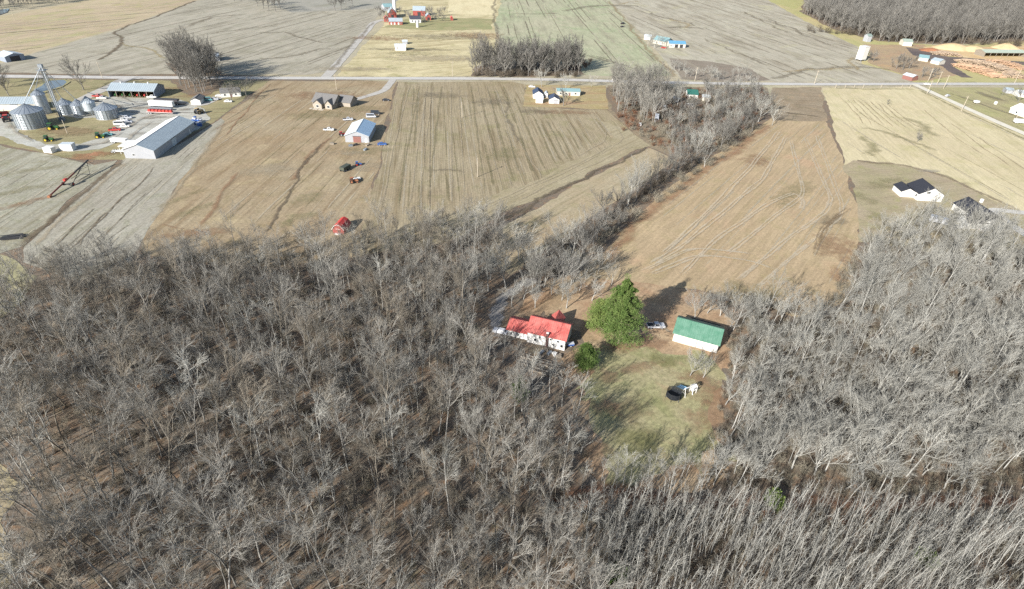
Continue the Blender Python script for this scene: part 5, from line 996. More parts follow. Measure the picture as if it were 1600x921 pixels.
# lot with mobile home and garages along the road
b2('mobile_home', 'long mobile home with teal roof behind the white garages', 'mobile home', (870, 149.5), (906, 150.5), 7, 2.8, 1.0, 'x', OFFW, TEALROOF, [('window', 'f', .15, 1, 1, 1), ('window', 'f', .4, 1, 1, 1), ('door', 'f', .55, 0, 1, 2, BROWND), ('window', 'f', .8, 1, 1.2, 1)], .25)
b2('garage', 'larger white garage with navy roof in the rear of the lot', 'garage', (833, 154.5), (848, 155), 9, 3.0, 2.0, 'y', WHITE, NAVYROOF, [('window', 'f', .5, 1.2, .8, .8)])
b2('garage', 'white garage with pale roof in front of the larger one', 'garage', (837, 161.5), (848, 162), 6, 2.6, 1.2, 'x', WHITE, PALEROOF)
b2('garage', 'white garage with navy roof and open door by the tree', 'garage', (857.5, 162), (873.5, 162.8), 8, 2.6, 1.8, 'y', WHITE, NAVYROOF, [('door', 'f', .66, 0, 2.6, 2.1, GREYW)])
b2('small_shed', 'narrow white shed between the garages', 'shed', (851, 153), (855.5, 153.2), 4, 2.6, .8, 'y', WHITE, PALEROOF)
# shed and trailers in the overgrown lot
b2('cottage', 'white cottage with dark green roof amid tangled trees', 'cottage', (1073.5, 154), (1089.5, 155), 9, 2.8, 2.0, 'x', WHITE, plain('dark_green_roof', (58, 112, 100), .5, .1), [('window', 'f', .3, 1, .9, .9), ('door', 'f', .6, 0, .9, 2, OFFW)])
b2('cottage', 'grey-roofed trailer home behind the slim tree grove', 'cottage', (990, 148), (1004, 148.5), 6, 2.8, .9, 'x', OFFW, PALEROOF, [('window', 'f', .7, 1, 1, 1)])
b2('small_shed', 'tumbledown white shed in the overgrown lot', 'shed', (1052, 160), (1060, 160.5), 5, 2.4, .9, 'x', WHITE, PALEROOF)
b2('small_shed', 'pale shed hidden by brush right of the green-roofed cottage', 'shed', (1097, 158), (1108, 159), 6, 2.5, .9, 'x', OFFW, PALEROOF)
# farm by the green wheat field
b2('farm_shed', 'long shed with bright blue roof and open bays', 'shed', (1045, 74.5), (1070.5, 75.5), 9, 3.4, 1.6, 'x', OFFW, BLUEROOF, [('door', 'f', .45, 0, 3, 2.6, DARKM_), ('door', 'f', .75, 0, 3, 2.6, DARKM_), ('window', 'f', .12, 1, 1.2, 1)])  # dark door panels paint the shaded insides of the open bays
b2('farmhouse', 'grey-roofed farmhouse half hidden by trees beside the blue-roofed shed', 'house', (1020, 68), (1040, 72), 12, 3.4, 2.6, 'x', OFFW, TEALROOF, [('window', 'f', .3, 1, 1.2, 1.2), ('window', 'f', .7, 1, 1.2, 1.2)])
b2('small_shed', 'small white shed at the tree by the wheat field edge', 'shed', (1006, 62), (1016, 63), 7, 2.8, 1.2, 'x', WHITE, PALEROOF)
# white houses with dark roofs above the eastern wood
q1, q2_ = A(1442.5, 277, 7.2), A(1462, 292, 7.2); an = math.atan2(q2_[1] - q1[1], q2_[0] - q1[0]); Lh = float(np.hypot(*(q2_ - q1)[:2]))
def free_house(name, label, c, an, L, W_, eave, rise, wm, rm, ops=(), over=.4):
    t = thing(name, label, 'house', (c[0], c[1], 0), an); walls_mesh(L, W_, eave, rise, 'x').build('wall', wm, t); roof_mesh(L, W_, eave, rise, over, 'x').build('roof', rm, t)
    MB().box((0, 0, eave + rise + .19), (L + 2 * over, .3, .07)).build('ridge_cap', rm, t)
    for o in ops: opening(*o[:6], L, W_, t, o[6] if len(o) > 6 else None)
    return t
cc = (q1 + q2_)[:2] / 2
h1 = free_house('white_house', 'white house with black shingle roof and lower garage wing', cc, an, Lh, 11, 3.4, 3.0, WHITE, BLACKROOF, [('window', 'r', .35, 3.6, 1.6, 1.0), ('window', 'f', .3, 1.2, 1.2, 1.3), ('door', 'f', .6, 0, 1, 2.1, DARKM_), ('window', 'f', .85, 1.2, 1.2, 1.3)])
g0 = A(1423, 298, 4.6); g1 = A(1440, 303, 4.6)
m = walls_mesh(Lh * .7, 6, 2.8, 1.5, 'x'); m.v = [(x - 1.5, y - 8.52, z) for x, y, z in m.v]; m.build('garage_wall', WHITE, h1); m = roof_mesh(Lh * .7, 6, 2.8, 1.5, .35, 'x'); m.v = [(x - 1.5, y - 8.6, z) for x, y, z in m.v]; m.build('garage_roof', BLACKROOF, h1)
c2 = A(1533, 330, 4)[:2]
h2 = free_house('white_house', 'long white house with dark roof half hidden behind bare trees', c2, an + .08, 19, 10.5, 3.2, 2.8, WHITE, BLACKROOF, [('window', 'f', .2, 1, 1.4, 1.3), ('window', 'f', .5, 1, 1.4, 1.3), ('door', 'f', .7, 0, 1, 2.1, DARKM_), ('window', 'r', .5, 1.2, 1.2, 1.2)])
m = walls_mesh(7, 6, 3.0, 2.0, 'y'); m.v = [(x + 6, y - 8.26, z) for x, y, z in m.v]; m.build('porch_wall', WHITE, h2); m = roof_mesh(7, 8, 3.0, 2.0, .4, 'y'); m.v = [(x + 6, y - 7.2, z + .01) for x, y, z in m.v]; m.build('porch_roof', BLACKROOF, h2)
MB().box((-4, 1.5, 7.0), (.9, .9, 1.6)).build('chimney', WHITE, h2)
b2('white_house', 'white house with dazzling white metal roof at the side road', 'house', (1576, 176), (1612, 188), 13, 3.2, 2.6, 'x', WHITE, plain('dazzling_white_roof', (244, 244, 242), .4, .03), [('window', 'f', .3, 1, 1.2, 1.2), ('window', 'l', .5, 1, 1.2, 1.2)])
b2('small_shed', 'small white outbuilding behind the white-roofed house', 'shed', (1590, 152), (1604, 153), 7, 2.8, 1.4, 'x', WHITE, PALEROOF)
b2('small_shed', 'low grey shed near the white-roofed house', 'shed', (1571, 146), (1582, 147), 6, 2.4, 1.0, 'x', GREYW, GREYROOF)
# timber yard
open_shed('timber_shed', 'long low open timber shed with pale green roof in the sawdust', (1537, 89.5), (1600, 90), 12, 4.0, 1.6, WOOD, plain('pale_green_roof', (176, 186, 170), .5, .08), 7)
q = XY(1344, 95); t = thing('hopper_tower', 'tall white boxy tower standing on the edge of the stubble field', 'tower', (q[0], q[1], 0), .5)
MB().box((0, 0, 6.6), (6.6, 5.5, 10.6)).build('wall', WHITE, t); MB().box((0, 0, 12.0), (7.0, 5.9, .25)).build('roof', TRIM, t)
for sx in (-1, 1):
    for sy in (-1, 1): MB().box((sx * 2.9, sy * 2.4, .65), (.4, .4, 1.3)).build('leg', STEEL2, t)
b2('small_shed', 'pale-roofed shed with red sides next to the main road', 'shed', (1409, 123), (1424, 127), 7, 3.0, 1.2, 'x', BROWND, PALEROOF)
b2('small_shed', 'grey-blue roofed shed at the timber yard track', 'shed', (1434, 95), (1449, 97), 10, 2.8, 1.6, 'x', OFFW, TEALROOF)
b2('small_shed', 'grey-roofed shed by the sawdust track', 'shed', (1453, 99), (1466, 102), 9, 2.8, 1.6, 'x', OFFW, GREYROOF)
b2('small_shed', 'pale green hut against the far forest', 'shed', (1410, 72), (1424, 73), 10, 4.0, 1.8, 'x', OFFW, plain('sage_roof', (160, 172, 160)))
b2('small_shed', 'little grey-green hut alone at the far verge', 'shed', (1354, 66), (1360, 66), 6, 5.5, 1.6, 'x', GREYW, plain('sage_roof_dark', (140, 154, 146)))
LOG = [plain('orange_log', (200, 166, 136), .85, .25), plain('tan_log', (188, 166, 142), .85, .25)]
def log_pile(pa, pb, wd, hh, label, seed):
    r = np.random.default_rng(seed); a, b = np.array(XY(*pa)), np.array(XY(*pb)); d = b - a; Ln = np.hypot(*d); d /= Ln; nrm = np.array([-d[1], d[0]]); m = MB()
    for i in range(int(Ln / .6) * int(hh / .45)):
        s = r.random() * Ln; z = r.random() ** 1.4 * hh * math.sin(math.pi * min(.98, max(.08, s / Ln))) ** .5; c = a + d * s + nrm * r.normal(0, wd * .06); t_ = r.normal(0, .25); e = (nrm * math.cos(t_) + d * math.sin(t_)) * wd / 2 * (.75 + .35 * r.random()); rr = .2 + .16 * r.random()
        m.tube((*(c - e), z + rr), (*(c + e), z + rr + r.normal(0, .15)), rr, rr * .85, 6)
    return tag(m.build('log_pile', LOG[seed % 2]), label, 'log pile', kind='stuff')
log_pile((1500, 96), (1585, 116), 14, 4, 'longest stack of orange logs in the timber yard', 1); log_pile((1496, 103), (1560, 122), 12, 3.5, 'stack of tan logs nearest the main road', 2); log_pile((1545, 97), (1600, 110), 10, 3.5, 'stack of pale logs by the open timber shed', 4); log_pile((1455, 84), (1500, 88), 10, 2.5, 'small jumbled heap of logs beside the wet track', 3); log_pile((1560, 119), (1610, 124), 9, 2.5, 'low stack of logs at the road bank', 5)
SAWM = plain('fresh_sawdust', (218, 190, 146), .95, .15, scale=.3)
def heap(name, px, r, h, mt, label, cat, seed, group=None, el=1.0):
    rr = np.random.default_rng(seed); q = XY(*px); m = MB(); n = 22; prof = [(1.0, 0), (.8, .3), (.52, .68), (.25, .92), (.05, 1.0)]; j = smooth_rand(n, .16, seed); v = []
    for ra, z in prof: v += [(r * ra * (1 + j[i]) * math.cos(6.283 * i / n) * el, r * ra * (1 + j[i]) * math.sin(6.283 * i / n), h * z * (1 + rr.normal(0, .05))) for i in range(n)]
    f = [(k_ * n + i, k_ * n + (i + 1) % n, k_ * n + n + (i + 1) % n, k_ * n + n + i) for k_ in range(4) for i in range(n)] + [tuple(range(4 * n, 5 * n))]
    return tag(m.add(v, f).build(name, mt, None, True, (q[0], q[1], 0)), label, cat, group)
heap('sawdust_heap', (1488, 76), 13, 4.5, SAWM, 'broad yellow sawdust heap below the far forest', 'heap', 1, None, 1.6); heap('sawdust_heap', (1520, 79), 10, 4, SAWM, 'orange sawdust heap before the open timber shed', 'heap', 2, None, 1.5)
heap('sawdust_heap', (1572, 75), 10, 4, SAWM, 'pale sawdust heap behind the open timber shed', 'heap', 3, None, 1.7); heap('sawdust_heap', (1455, 80), 8, 2.5, ORANGE, 'low rusty bark heap at the end of the yard track', 'heap', 4, None, 1.4)
# ------------------------------------------------------------------ vehicles and farm machines
def wheel(par, x, y, r, w=.24, rim=SILV):
    o = MB().tube((x, y - w / 2, r), (x, y + w / 2, r), r, n=14).build('wheel', BLACK, par); s_ = 1 if y > 0 else -1
    MB().tube((x, y + s_ * (w / 2 - .02), r), (x, y + s_ * (w / 2 + .03), r), r * .58, n=10).build('rim', rim, o)
def vehicle(kind, px, an, paint, label, group=None, sc=1.0):
    q = XY(*px); t = thing(kind, label, {'car': 'car', 'pickup_truck': 'pickup truck', 'van': 'van', 'bus': 'bus'}[kind], (q[0], q[1], 0), an, group); t.scale = (sc,) * 3
    if kind == 'car': L, Wd, body, cab = 4.6, 1.8, [(-2.3, .35), (2.3, .35), (2.3, .75), (2.15, .9), (1.1, .98), (-1.7, 1.0), (-2.25, .95), (-2.3, .6)], [(-1.75, .98), (1.05, .98), (.35, 1.48), (-1.2, 1.48)]
    elif kind == 'pickup_truck': L, Wd, body, cab = 5.6, 1.95, [(-2.8, .5), (2.8, .5), (2.8, 1.0), (2.65, 1.15), (1.3, 1.2), (-.7, 1.2), (-2.8, 1.2)], [(-.75, 1.2), (1.35, 1.2), (.75, 1.85), (-.6, 1.85)]
    elif kind == 'van': L, Wd, body, cab = 5.6, 2.0, [(-2.8, .45), (2.8, .45), (2.8, 1.0), (2.6, 1.2), (-2.8, 1.3)], [(-2.75, 1.28), (2.4, 1.2), (1.7, 2.3), (-2.7, 2.35)]
    else: L, Wd, body, cab = 10, 2.5, [(-5, .5), (5, .5), (5, 1.4), (-5, 1.4)], [(-4.95, 1.4), (4.9, 1.4), (4.7, 3.0), (-4.95, 3.0)]
    MB().prism(body, 'y', -Wd / 2, Wd / 2).build('body', paint, t)
    n = len(cab); hw = Wd / 2 - .08; tw = hw - (.22 if kind != 'bus' else .06)
    v = [(x, -hw if z < cab[2][1] - .2 else -tw, z) for x, z in cab] + [(x, hw if z < cab[2][1] - .2 else tw, z) for x, z in cab]
    MB().add(v, [(i, (i + 1) % n, n + (i + 1) % n, n + i) for i in range(n)] + [(3, 2, 1, 0), (4, 5, 6, 7)]).build('cab', paint, t)
    (xb, zb), (xf, zf), (xt, zt), (xr, zr) = cab
    def quad(name, p): MB().add(p, [(0, 1, 2, 3)]).build(name, GLASS, t)
    e = .012
    quad('windscreen', [(xf + .02 - (xf - xt) * .1, -hw * .9, zf + (zt - zf) * .12 + e), (xf + .02 - (xf - xt) * .1, hw * .9, zf + (zt - zf) * .12 + e), (xt + .02, tw * .9, zt - .06 + e), (xt + .02, -tw * .9, zt - .06 + e)])
    quad('rear_window', [(xb - .02 + (xr - xb) * .1, hw * .85, zb + (zr - zb) * .15 + e), (xb - .02 + (xr - xb) * .1, -hw * .85, zb + (zr - zb) * .15 + e), (xr - .02, -tw * .85, zr - .08 + e), (xr - .02, tw * .85, zr - .08 + e)])
    for s_ in (-1, 1):
        quad('side_window', [(xb + .35, s_ * (hw + .0), zb + .12), (xf - .4, s_ * (hw + .0), zf + .12), (xt - .12, s_ * (tw + .03), zt - .08), (xr + .15, s_ * (tw + .03), zr - .08)])
        for x in (L * .31, -L * .29): wheel(t, x, s_ * (Wd / 2 - .1), .34 if kind != 'bus' else .5)
        MB().box((body[2][0] + .01, s_ * Wd * .36, .72 if kind == 'car' else .85), (.06, .35, .16)).build('headlight', TRIM, t); MB().box((-L / 2 - .01, s_ * Wd * .4, .8), (.06, .22, .2)).build('tail_light', REDP, t)
    if kind == 'pickup_truck': MB().box((-1.75, 0, 1.21), (1.9, Wd - .3, .03)).build('truck_bed', BLACK, t)
    return t
def tractor(px, an, paint, label, group=None, rim=YELP, sc=1.0):
    q = XY(*px); t = thing('tractor', label, 'tractor', (q[0], q[1], 0), an, group); t.scale = (sc,) * 3
    MB().prism([(0, .9), (2.2, .8), (2.25, 1.5), (2.0, 1.7), (0, 1.8)], 'y', -.42, .42).build('hood', paint, t)
    cb = MB().box((-.8, 0, 2.1), (1.5, 1.5, 1.4), taper=.9).build('cab', GLASS, t); MB().box((-.8, 0, 2.87), (1.7, 1.6, .14)).build('cab_roof', paint, t); MB().box((-.7, 0, 1.1), (1.7, 1.0, .7)).build('chassis', DARKM_, t)
    for s_ in (-1, 1): wheel(t, -1.0, s_ * 1.05, .95, .5, rim); wheel(t, 1.6, s_ * .85, .55, .35, rim); MB().box((-1.0, s_ * 1.05, 2.0), (1.5, .6, .08)).build('mudguard', paint, t)
    MB().tube((1.2, .2, 1.7), (1.2, .2, 2.6), .06, n=6).build('exhaust', DARKM_, t); return t
def trailer(name, px, an, L, h, paint, label, kind='box', group=None, deck=1.2):
    q = XY(*px); t = thing(name, label, 'trailer', (q[0], q[1], 0), an, group)
    if kind == 'box': MB().box((0, 0, deck + h / 2), (L, 2.5, h)).build('body', paint, t)
    elif kind == 'hopper': MB().prism([(-L / 2, deck + h), (-L / 2, deck + .8), (-L * .25, deck), (-.1 * L, deck + .7), (.1 * L, deck + .7), (L * .25, deck), (L / 2, deck + .8), (L / 2, deck + h)], 'y', -1.25, 1.25).build('body', paint, t)
    else: MB().box((0, 0, deck), (L, 2.4, .25)).build('deck', paint, t)
    MB().box((0, 0, deck - .28), (L * .96, .9, .26)).build('chassis', DARKM_, t)
    for x in (-L * .42, -L * .42 + 1.15):
        for s_ in (-1, 1): wheel(t, x, s_ * 1.0, .48, .4)
    for s_ in (-1, 1): MB().box((L * .3, s_ * .5, deck * .4), (.14, .14, deck * .8)).build('landing_leg', DARKM_, t)
    return t
vehicle('car', (782, 520), an=-.3 + math.pi, paint=SILV, label='silver car parked at the end of the red-roofed house', sc=1.0)
vehicle('pickup_truck', (1024, 512), 0.1, SILV, 'grey pickup truck in the shadow of the big pine')
rowp = [((190, 183.5), WHITE, 'car', 'white car at the far end of the parked row'), ((198, 186), SILV, 'pickup_truck', 'silver pickup second from the far end of the row'), ((192, 190), WHITE, 'pickup_truck', 'white pickup in the middle of the parked row'), ((200, 192.5), SILV, 'car', 'silver car in the middle of the parked row'), ((188, 196), WHITE, 'van', 'white van in the parked row beside the lot'), ((196, 199), WHITE, 'car', 'white car beside the red pickup in the row'), ((180, 205), REDP, 'pickup_truck', 'red pickup truck in the parked row'), ((169, 212), TEALP, 'car', 'teal car in the parked row near the gravel bend')]
for p, pm, kd, lb in rowp: vehicle(kd, p, .15 + .2 * r1.random(), pm, lb, 'vehicles parked in a row beside the grain bins')
tractor((157, 216), .3, GREENP, 'green tractor at the near end of the parked row'); tractor((77, 221), .2, GREENP, 'green tractor with dark implement by the gravel bend'); tractor((4, 183), 1.0, REDP, 'red combine-like tractor before the long white shed', rim=SILV, sc=1.5); tractor((12, 190), 2.2, REDP, 'second red tractor close to the long white shed', rim=SILV, sc=1.3); tractor((312, 178), 1.2, TANP, 'tan loader tractor at the end of the farm shop', rim=TANP, sc=1.2); tractor((84, 203), .3, GREENP, 'olive tractor beside the widest grain bin', sc=1.2)
for x, pm, lb in ((-10.5, GREENP, 'green tractor in the first bay of the machine shed'), (-6.4, GREENP, 'green tractor in the second bay of the machine shed'), (-2, GREENP, 'green tractor in the third bay of the machine shed'), (2.3, REDP, 'red tractor in the fourth bay of the machine shed'), (6.5, REDP, 'red tractor in the fifth bay of the machine shed')):
    t = tractor((200, 140), man - 1.57, pm, lb, 'tractors under the machine shed roof'); p = Vector((x, -3.6, 0)); p.rotate(Matrix.Rotation(man, 3, 'Z')); t.location = (mc[0] + p.x, mc[1] + p.y, 0)
vehicle('pickup_truck', (238, 153.5), .1, WHITE, 'white pickup nosing out of the last shed bay')
trailer('semi_trailer', (254, 168.5), -.02, 14, 2.7, WHITE, 'white box semi trailer on the gravel lot', group=None); trailer('semi_trailer', (262, 162.5), -.02, 14, 1.8, plain('black_trailer', (74, 72, 74), .5, .1), 'black hopper trailer behind the white semi trailer', 'hopper'); trailer('semi_trailer', (252, 172.3), -.02, 13, .2, plain('grey_deck', (140, 144, 150), .6, .1), 'grey flatbed trailer in front of the white one', 'flat')
fb = trailer('flatbed_trailer', (252, 178.5), -.02, 15, .2, plain('pale_deck', (222, 208, 204), .6, .1), 'pale flatbed trailer carrying red seed boxes', 'flat')
for i in range(7):
    o = MB().box((0, 0, .55), (1.5, 1.7, 1.1)).box((0, 0, 1.16), (1.1, 1.2, .1)).build('seed_box', REDP); o.location = (fb.location.x - 6 + 2 * i, fb.location.y + .03 * i * -1, 1.33); tag(o, 'red seed box lined up on the pale flatbed trailer', 'box', 'red seed boxes on the flatbed')
for px, lb in (((282, 164), 'flat grey farm wagon near the trailers'), ((146, 160), 'dark field cultivator on the lane to the pond')): trailer('farm_wagon', px, .3, 6, .2, DARKM_, lb, 'flat', deck=.9)
for px, s_, lb in (((79, 238), 1.0, 'smaller white crate on the grass beside the drive'), ((108, 234.5), 1.25, 'larger white crate with open top on the grass')):
    q = XY(*px); t = thing('storage_crate', lb, 'crate', (q[0], q[1], 0), .1 if s_ > 1 else -.15); t.scale = (s_,) * 3; MB().box((0, 0, 1.3), (4.4, 2.8, 2.4)).build('body', WHITE, t); MB().box((0, 0, 2.56), (4.5, 2.9, .1)).build('lid', PALEROOF if s_ > 1 else TRIM, t)
    for x in (-1.8, 1.8): MB().box((x, 0, .06), (.3, 2.6, .12)).build('skid', WOOD, t)
trailer('boat_trailer', (186, 238), .1, 6, .5, WHITE, 'low white trailer at the corner of the farm shop', 'flat', deck=.7); trailer('sign_trailer', (188, 223.5), -.06, 8, 1.5, WHITE, 'long white trailer beside the gravel drive by the farm shop', 'box', deck=.8)
# scrap heap of blue barrels behind the farm shop
for i in range(26):
    q = XY(306 + r1.normal(0, 5), 193 + r1.normal(0, 3.2)); o = MB().tube((0, 0, 0), (0, 0, 1.1), .5, n=10).tube((0, 0, 1.1), (0, 0, 1.18), .42, .2, n=10).build('barrel', [BLUETARP, SILV, BLUEP][i % 3]); o.location = (q[0], q[1], 0.55 if i % 4 == 0 else 0); o.rotation_euler = ((1.57 if i % 4 == 0 else 0), 0, r1.random() * 3); o.scale = (1.5,) * 3; tag(o, 'blue and grey barrel in the jumble behind the farm shop', 'barrel', 'barrels behind the farm shop')
# portable auger frame in the grey field and other machines
qa, qb = XY(78, 309), XY(144, 266); dx, dy = qb[0] - qa[0], qb[1] - qa[1]; Ln = math.hypot(dx, dy); t = thing('portable_auger', 'long black and red portable auger parked on the grey field', 'auger', (qa[0], qa[1], 0), math.atan2(dy, dx))
MB().tube((0, 0, .6), (Ln * .62, 0, 3.2), .3, n=8).build('lower_tube', plain('dark_red_tube', (120, 58, 52), .5, .1), t); MB().tube((Ln * .62, 0, 3.2), (Ln, 0, 4.8), .3, n=8).build('upper_tube', DARKM_, t); MB().box((.1, 0, .5), (1.4, 1.1, .8)).build('hopper', ORANGE, t)
m = MB()
for s_ in (-1, 1):
    m.tube((Ln * .42, s_ * 1.9, .7), (Ln * .8, s_ * .2, 4.0), .12, n=4).tube((Ln * .42, s_ * 1.9, .7), (Ln * .3, s_ * .2, 1.9), .12, n=4).tube((Ln * .8, s_ * 2.6, .5), (Ln * .95, s_ * .2, 4.6), .1, n=4).tube((Ln * .8, s_ * 2.6, .5), (Ln * .6, s_ * 1.9, .6), .1, n=4)
    for x in np.linspace(.7, .97, 6): m.tube((Ln * x, 0, 4.0 + 3 * (x - .7)), (Ln * (x + .02), s_ * 1.6, 3.2), .08, n=4)
m.tube((Ln * .42, -1.9, .7), (Ln * .42, 1.9, .7), .12, n=4).tube((Ln * .8, -2.6, .5), (Ln * .8, 2.6, .5), .1, n=4); m.build('frame', DARKM_, t)
for s_ in (-1, 1): wheel(t, Ln * .42, s_ * 2.1, .7, .35, REDP)
MB().box((Ln * .4, 0, 2.9), (1.6, .9, .8)).build('engine', REDP, t)
qa = XY(22, 372); t = thing('plank_stack', 'low black stack of timbers at the ditch end of the grey field', 'stack', (qa[0], qa[1], 0), .35)
for i in range(9): MB().box((r1.normal(0, .6), -1.4 + .35 * i, .25 + .22 * (i % 3)), (7 + r1.normal(0, .8), .3, .22), r1.normal(0, .06)).build('plank', DARKM_, t)
vehicle('pickup_truck', (544, 188.5), .25, SILV, 'silver pickup behind the grey metal workshop'); vehicle('pickup_truck', (514, 204.5), .05, WHITE, 'white pickup with load on the meadow track'); tractor((535, 212.5), .6, REDP, 'small red tractor at the corner of the grey workshop', rim=SILV, sc=.8); vehicle('car', (543, 158.5), .9, WHITE, 'white car on the drive of the brick house'); vehicle('van', (580, 184), .2, SILV, 'pale van behind the grey workshop'); vehicle('van', (587, 179), .1, DARKM_, 'black van farthest behind the grey workshop'); vehicle('car', (597, 227), .2, BLUEP, 'dark blue car in front of the grey workshop'); vehicle('car', (603, 158), .2, DARKM_, 'dark car at the edge of the crop rows')
trailer('dump_trailer', (540, 266), 1.2, 5.5, 1.4, plain('olive_drab', (84, 88, 76), .6, .15), 'dark olive dump trailer on the meadow below the workshop', 'box', deck=.8); tractor((560, 259), .3, BLUEP, 'small blue tractor with yellow grass around it', rim=REDP, sc=.7); tractor((553, 286), .3, ORANGE, 'rusty orange tractor on the meadow', rim=ORANGE, sc=.9); trailer('utility_trailer', (558, 281), .5, 3, .3, WHITE, 'small white utility trailer beside the rusty tractor', 'flat', deck=.6)
for i, px in enumerate(((519, 226), (548, 229), (556, 227.5), (575, 228), (571, 235))):
    q = XY(*px); o = MB().box((0, 0, .4), (2.2, 1.2, .8), .3 * i).box((.2, .1, .9), (1.2, .9, .3), .3 * i + .4).build('pallet_load', [WOOD, STEEL2, DARKM_][i % 3]); o.location = (q[0], q[1], 0); tag(o, 'loaded pallet on the ground before the grey workshop', 'pallet', 'loaded pallets before the workshop')
vehicle('car', (496 + 1, 357), .5, DARKM_, 'dark car left of the red garden shed') if False else None
for p, an_, pm, kd, lb in (((831, 137), .05, WHITE, 'car', 'white car behind the navy-roofed garages'), ((962, 125.8), -.05, WHITE, 'pickup_truck', 'white pickup driving on the main road'), ((334, 157), .3, SILV, 'pickup_truck', 'silver pickup beside the white farmhouse drive'), ((343, 151.5), .2, WHITE, 'car', 'white car by the small white farmhouse'), ((325, 158), .25, TEALP, 'van', 'pale blue van behind the small white shed'), ((357, 160), .1, WHITE, 'car', 'white car on the grass before the small farmhouse'), ((1493, 358), .3, WHITE, 'pickup_truck', 'white pickup on the drive seen through the trees'), ((1538, 361), .35, WHITE, 'car', 'white car by the porch of the long house'), ((973, 38), .6, DARKM_, 'pickup_truck', 'dark pickup on the edge of the wheat field'), ((972, 43), .6, DARKM_, 'car', 'dark car on the wheat field edge'), ((1037, 76), .1, REDP, 'car', 'red car before the blue-roofed shed'), ((153, 152), .1, REDP, 'pickup_truck', 'red pickup near the machine shed'), ((160, 155), .1, WHITE, 'pickup_truck', 'white pickup by the machine shed corner'), ((1448, 133.2), -.05, WHITE, 'car', 'white car turning at the side road'), ((1480, 151), .6, SILV, 'car', 'silver car beside the side road')):
    vehicle(kd, p, an_, pm, lb)
vehicle('bus', (1025.5, 189), 1.35, SILV, 'old silver bus parked in the overgrown lot'); vehicle('van', (1038, 171), 1.3, WHITE, 'white van in the overgrown lot above the bus'); vehicle('car', (1000, 196), 1.3, WHITE, 'white car below the slim tree grove'); vehicle('van', (1078, 168), .2, WHITE, 'white van in front of the dark-green-roofed cottage')
trailer('box_trailer', (1465, 349), -.6, 7, 2.2, SILV, 'grey box trailer seen through the bare treetops', 'box', deck=.7); trailer('tank_trailer', (1525, 161.5), .3, 3, 1.3, WHITE, 'small white tank trailer on the roadside grass', 'box', deck=.5)
q = XY(1555, 163); tag(MB().lathe((0, 0, 0), [(1, 0), (1, 1.6), (.3, 2.0)], 14).build('water_tank', WHITE, None, False, (q[0], q[1], 0)), 'squat white water tank on the roadside grass', 'tank'); trailer('camper_trailer', (1594, 193), -.2, 8, 2, WHITE, 'white camper trailer by the white-roofed house', 'box', deck=.6)
# ------------------------------------------------------------------ yard things at the red-roofed house
q = XY(1051.5, 622); t = thing('trampoline', 'round black trampoline with net on the lawn', 'trampoline', (q[0], q[1], 0)); R_ = 1.95
MB().lathe((0, 0, 0), [(R_ - .32, .88), (R_ - .32, .9), (.02, .88)], 28).build('mat', plain('black_mat', (26, 27, 30), .6, .1), t); MB().lathe((0, 0, 0), [(R_ - .32, .9), (R_ - .3, .95), (R_ + .05, .95), (R_ + .05, .86), (R_ - .3, .86)], 28, False).build('pad', plain('black_pad', (42, 45, 52), .5, .1), t)
for i in range(6):
    a = i * 1.047; x, y = (R_ + .1) * math.cos(a), (R_ + .1) * math.sin(a); p = MB().tube((x, y, 0), (x, y, 2.6), .05, n=6).build('net_pole', DARKM_, t); MB().tube((x, y, 2.6), (x, y, 2.75), .07, n=6).build('pole_cap', BLACK, p); MB().tube((x * .96, y * .96, .86), (x * .9, y * .9, .02), .04, n=6).build('leg', STEEL2, t)
k = NT('netting'); k.b.inputs['Base Color'].default_value = (.02, .022, .026, 1); k.b.inputs['Alpha'].default_value = .72; MB().lathe((0, 0, 0), [(R_, .95), (R_ + .02, 2.55)], 28, False).build('net', k.m, t)
q = XY(1073, 616.5); t = thing('play_set', 'white plastic play frame with blue slide beside the trampoline', 'play set', (q[0], q[1], 0), .45)
m = MB()
for s_ in (-1, 1): m.tube((s_ * 1.3, -.9, 0), (s_ * 1.1, -.05, 2.6), .08, n=6).tube((s_ * 1.3, .9, 0), (s_ * 1.1, .05, 2.6), .08, n=6).tube((s_ * 1.25, -.5, 1.0), (s_ * 1.25, .5, 1.0), .08, n=6)
m.tube((-1.2, 0, 2.6), (1.2, 0, 2.6), .12, n=6); m.build('frame', WHITE, t); MB().box((1.9, 0, 1.3), (1.3, 1.3, .12)).build('platform', TRIM, t)
for sx in (1.3, 2.5):
    for sy in (-.6, .6): MB().tube((sx, sy, 0), (sx, sy, 2.5), .09, n=6).build('post', WHITE, t)
MB().prism([(-.7, 2.4), (0, 2.8), (.7, 2.4), (.7, 2.47), (0, 2.87), (-.7, 2.47)], 'x', 1.2, 2.6).build('canopy', WHITE, t); m = MB().box((-.1, 2.0, .8), (1.3, 3.2, .08), 0, -.42).box((-.78, 2.0, .9), (.06, 3.2, .22), 0, -.42).box((.58, 2.0, .9), (.06, 3.2, .22), 0, -.42); m.build('slide', plain('blue_plastic', (130, 176, 206), .4, .05), t)
for x in (-.6, .2): s_ = MB().box((x, 0, .5), (.5, .2, .05)).build('swing_seat', BLACK, t); [MB().tube((x + d, 0, .5), (x + d, 0, 2.55), .015, n=4).build('rope', WOOD, s_) for d in (-.2, .2)]
an_h = house.rotation_euler.z
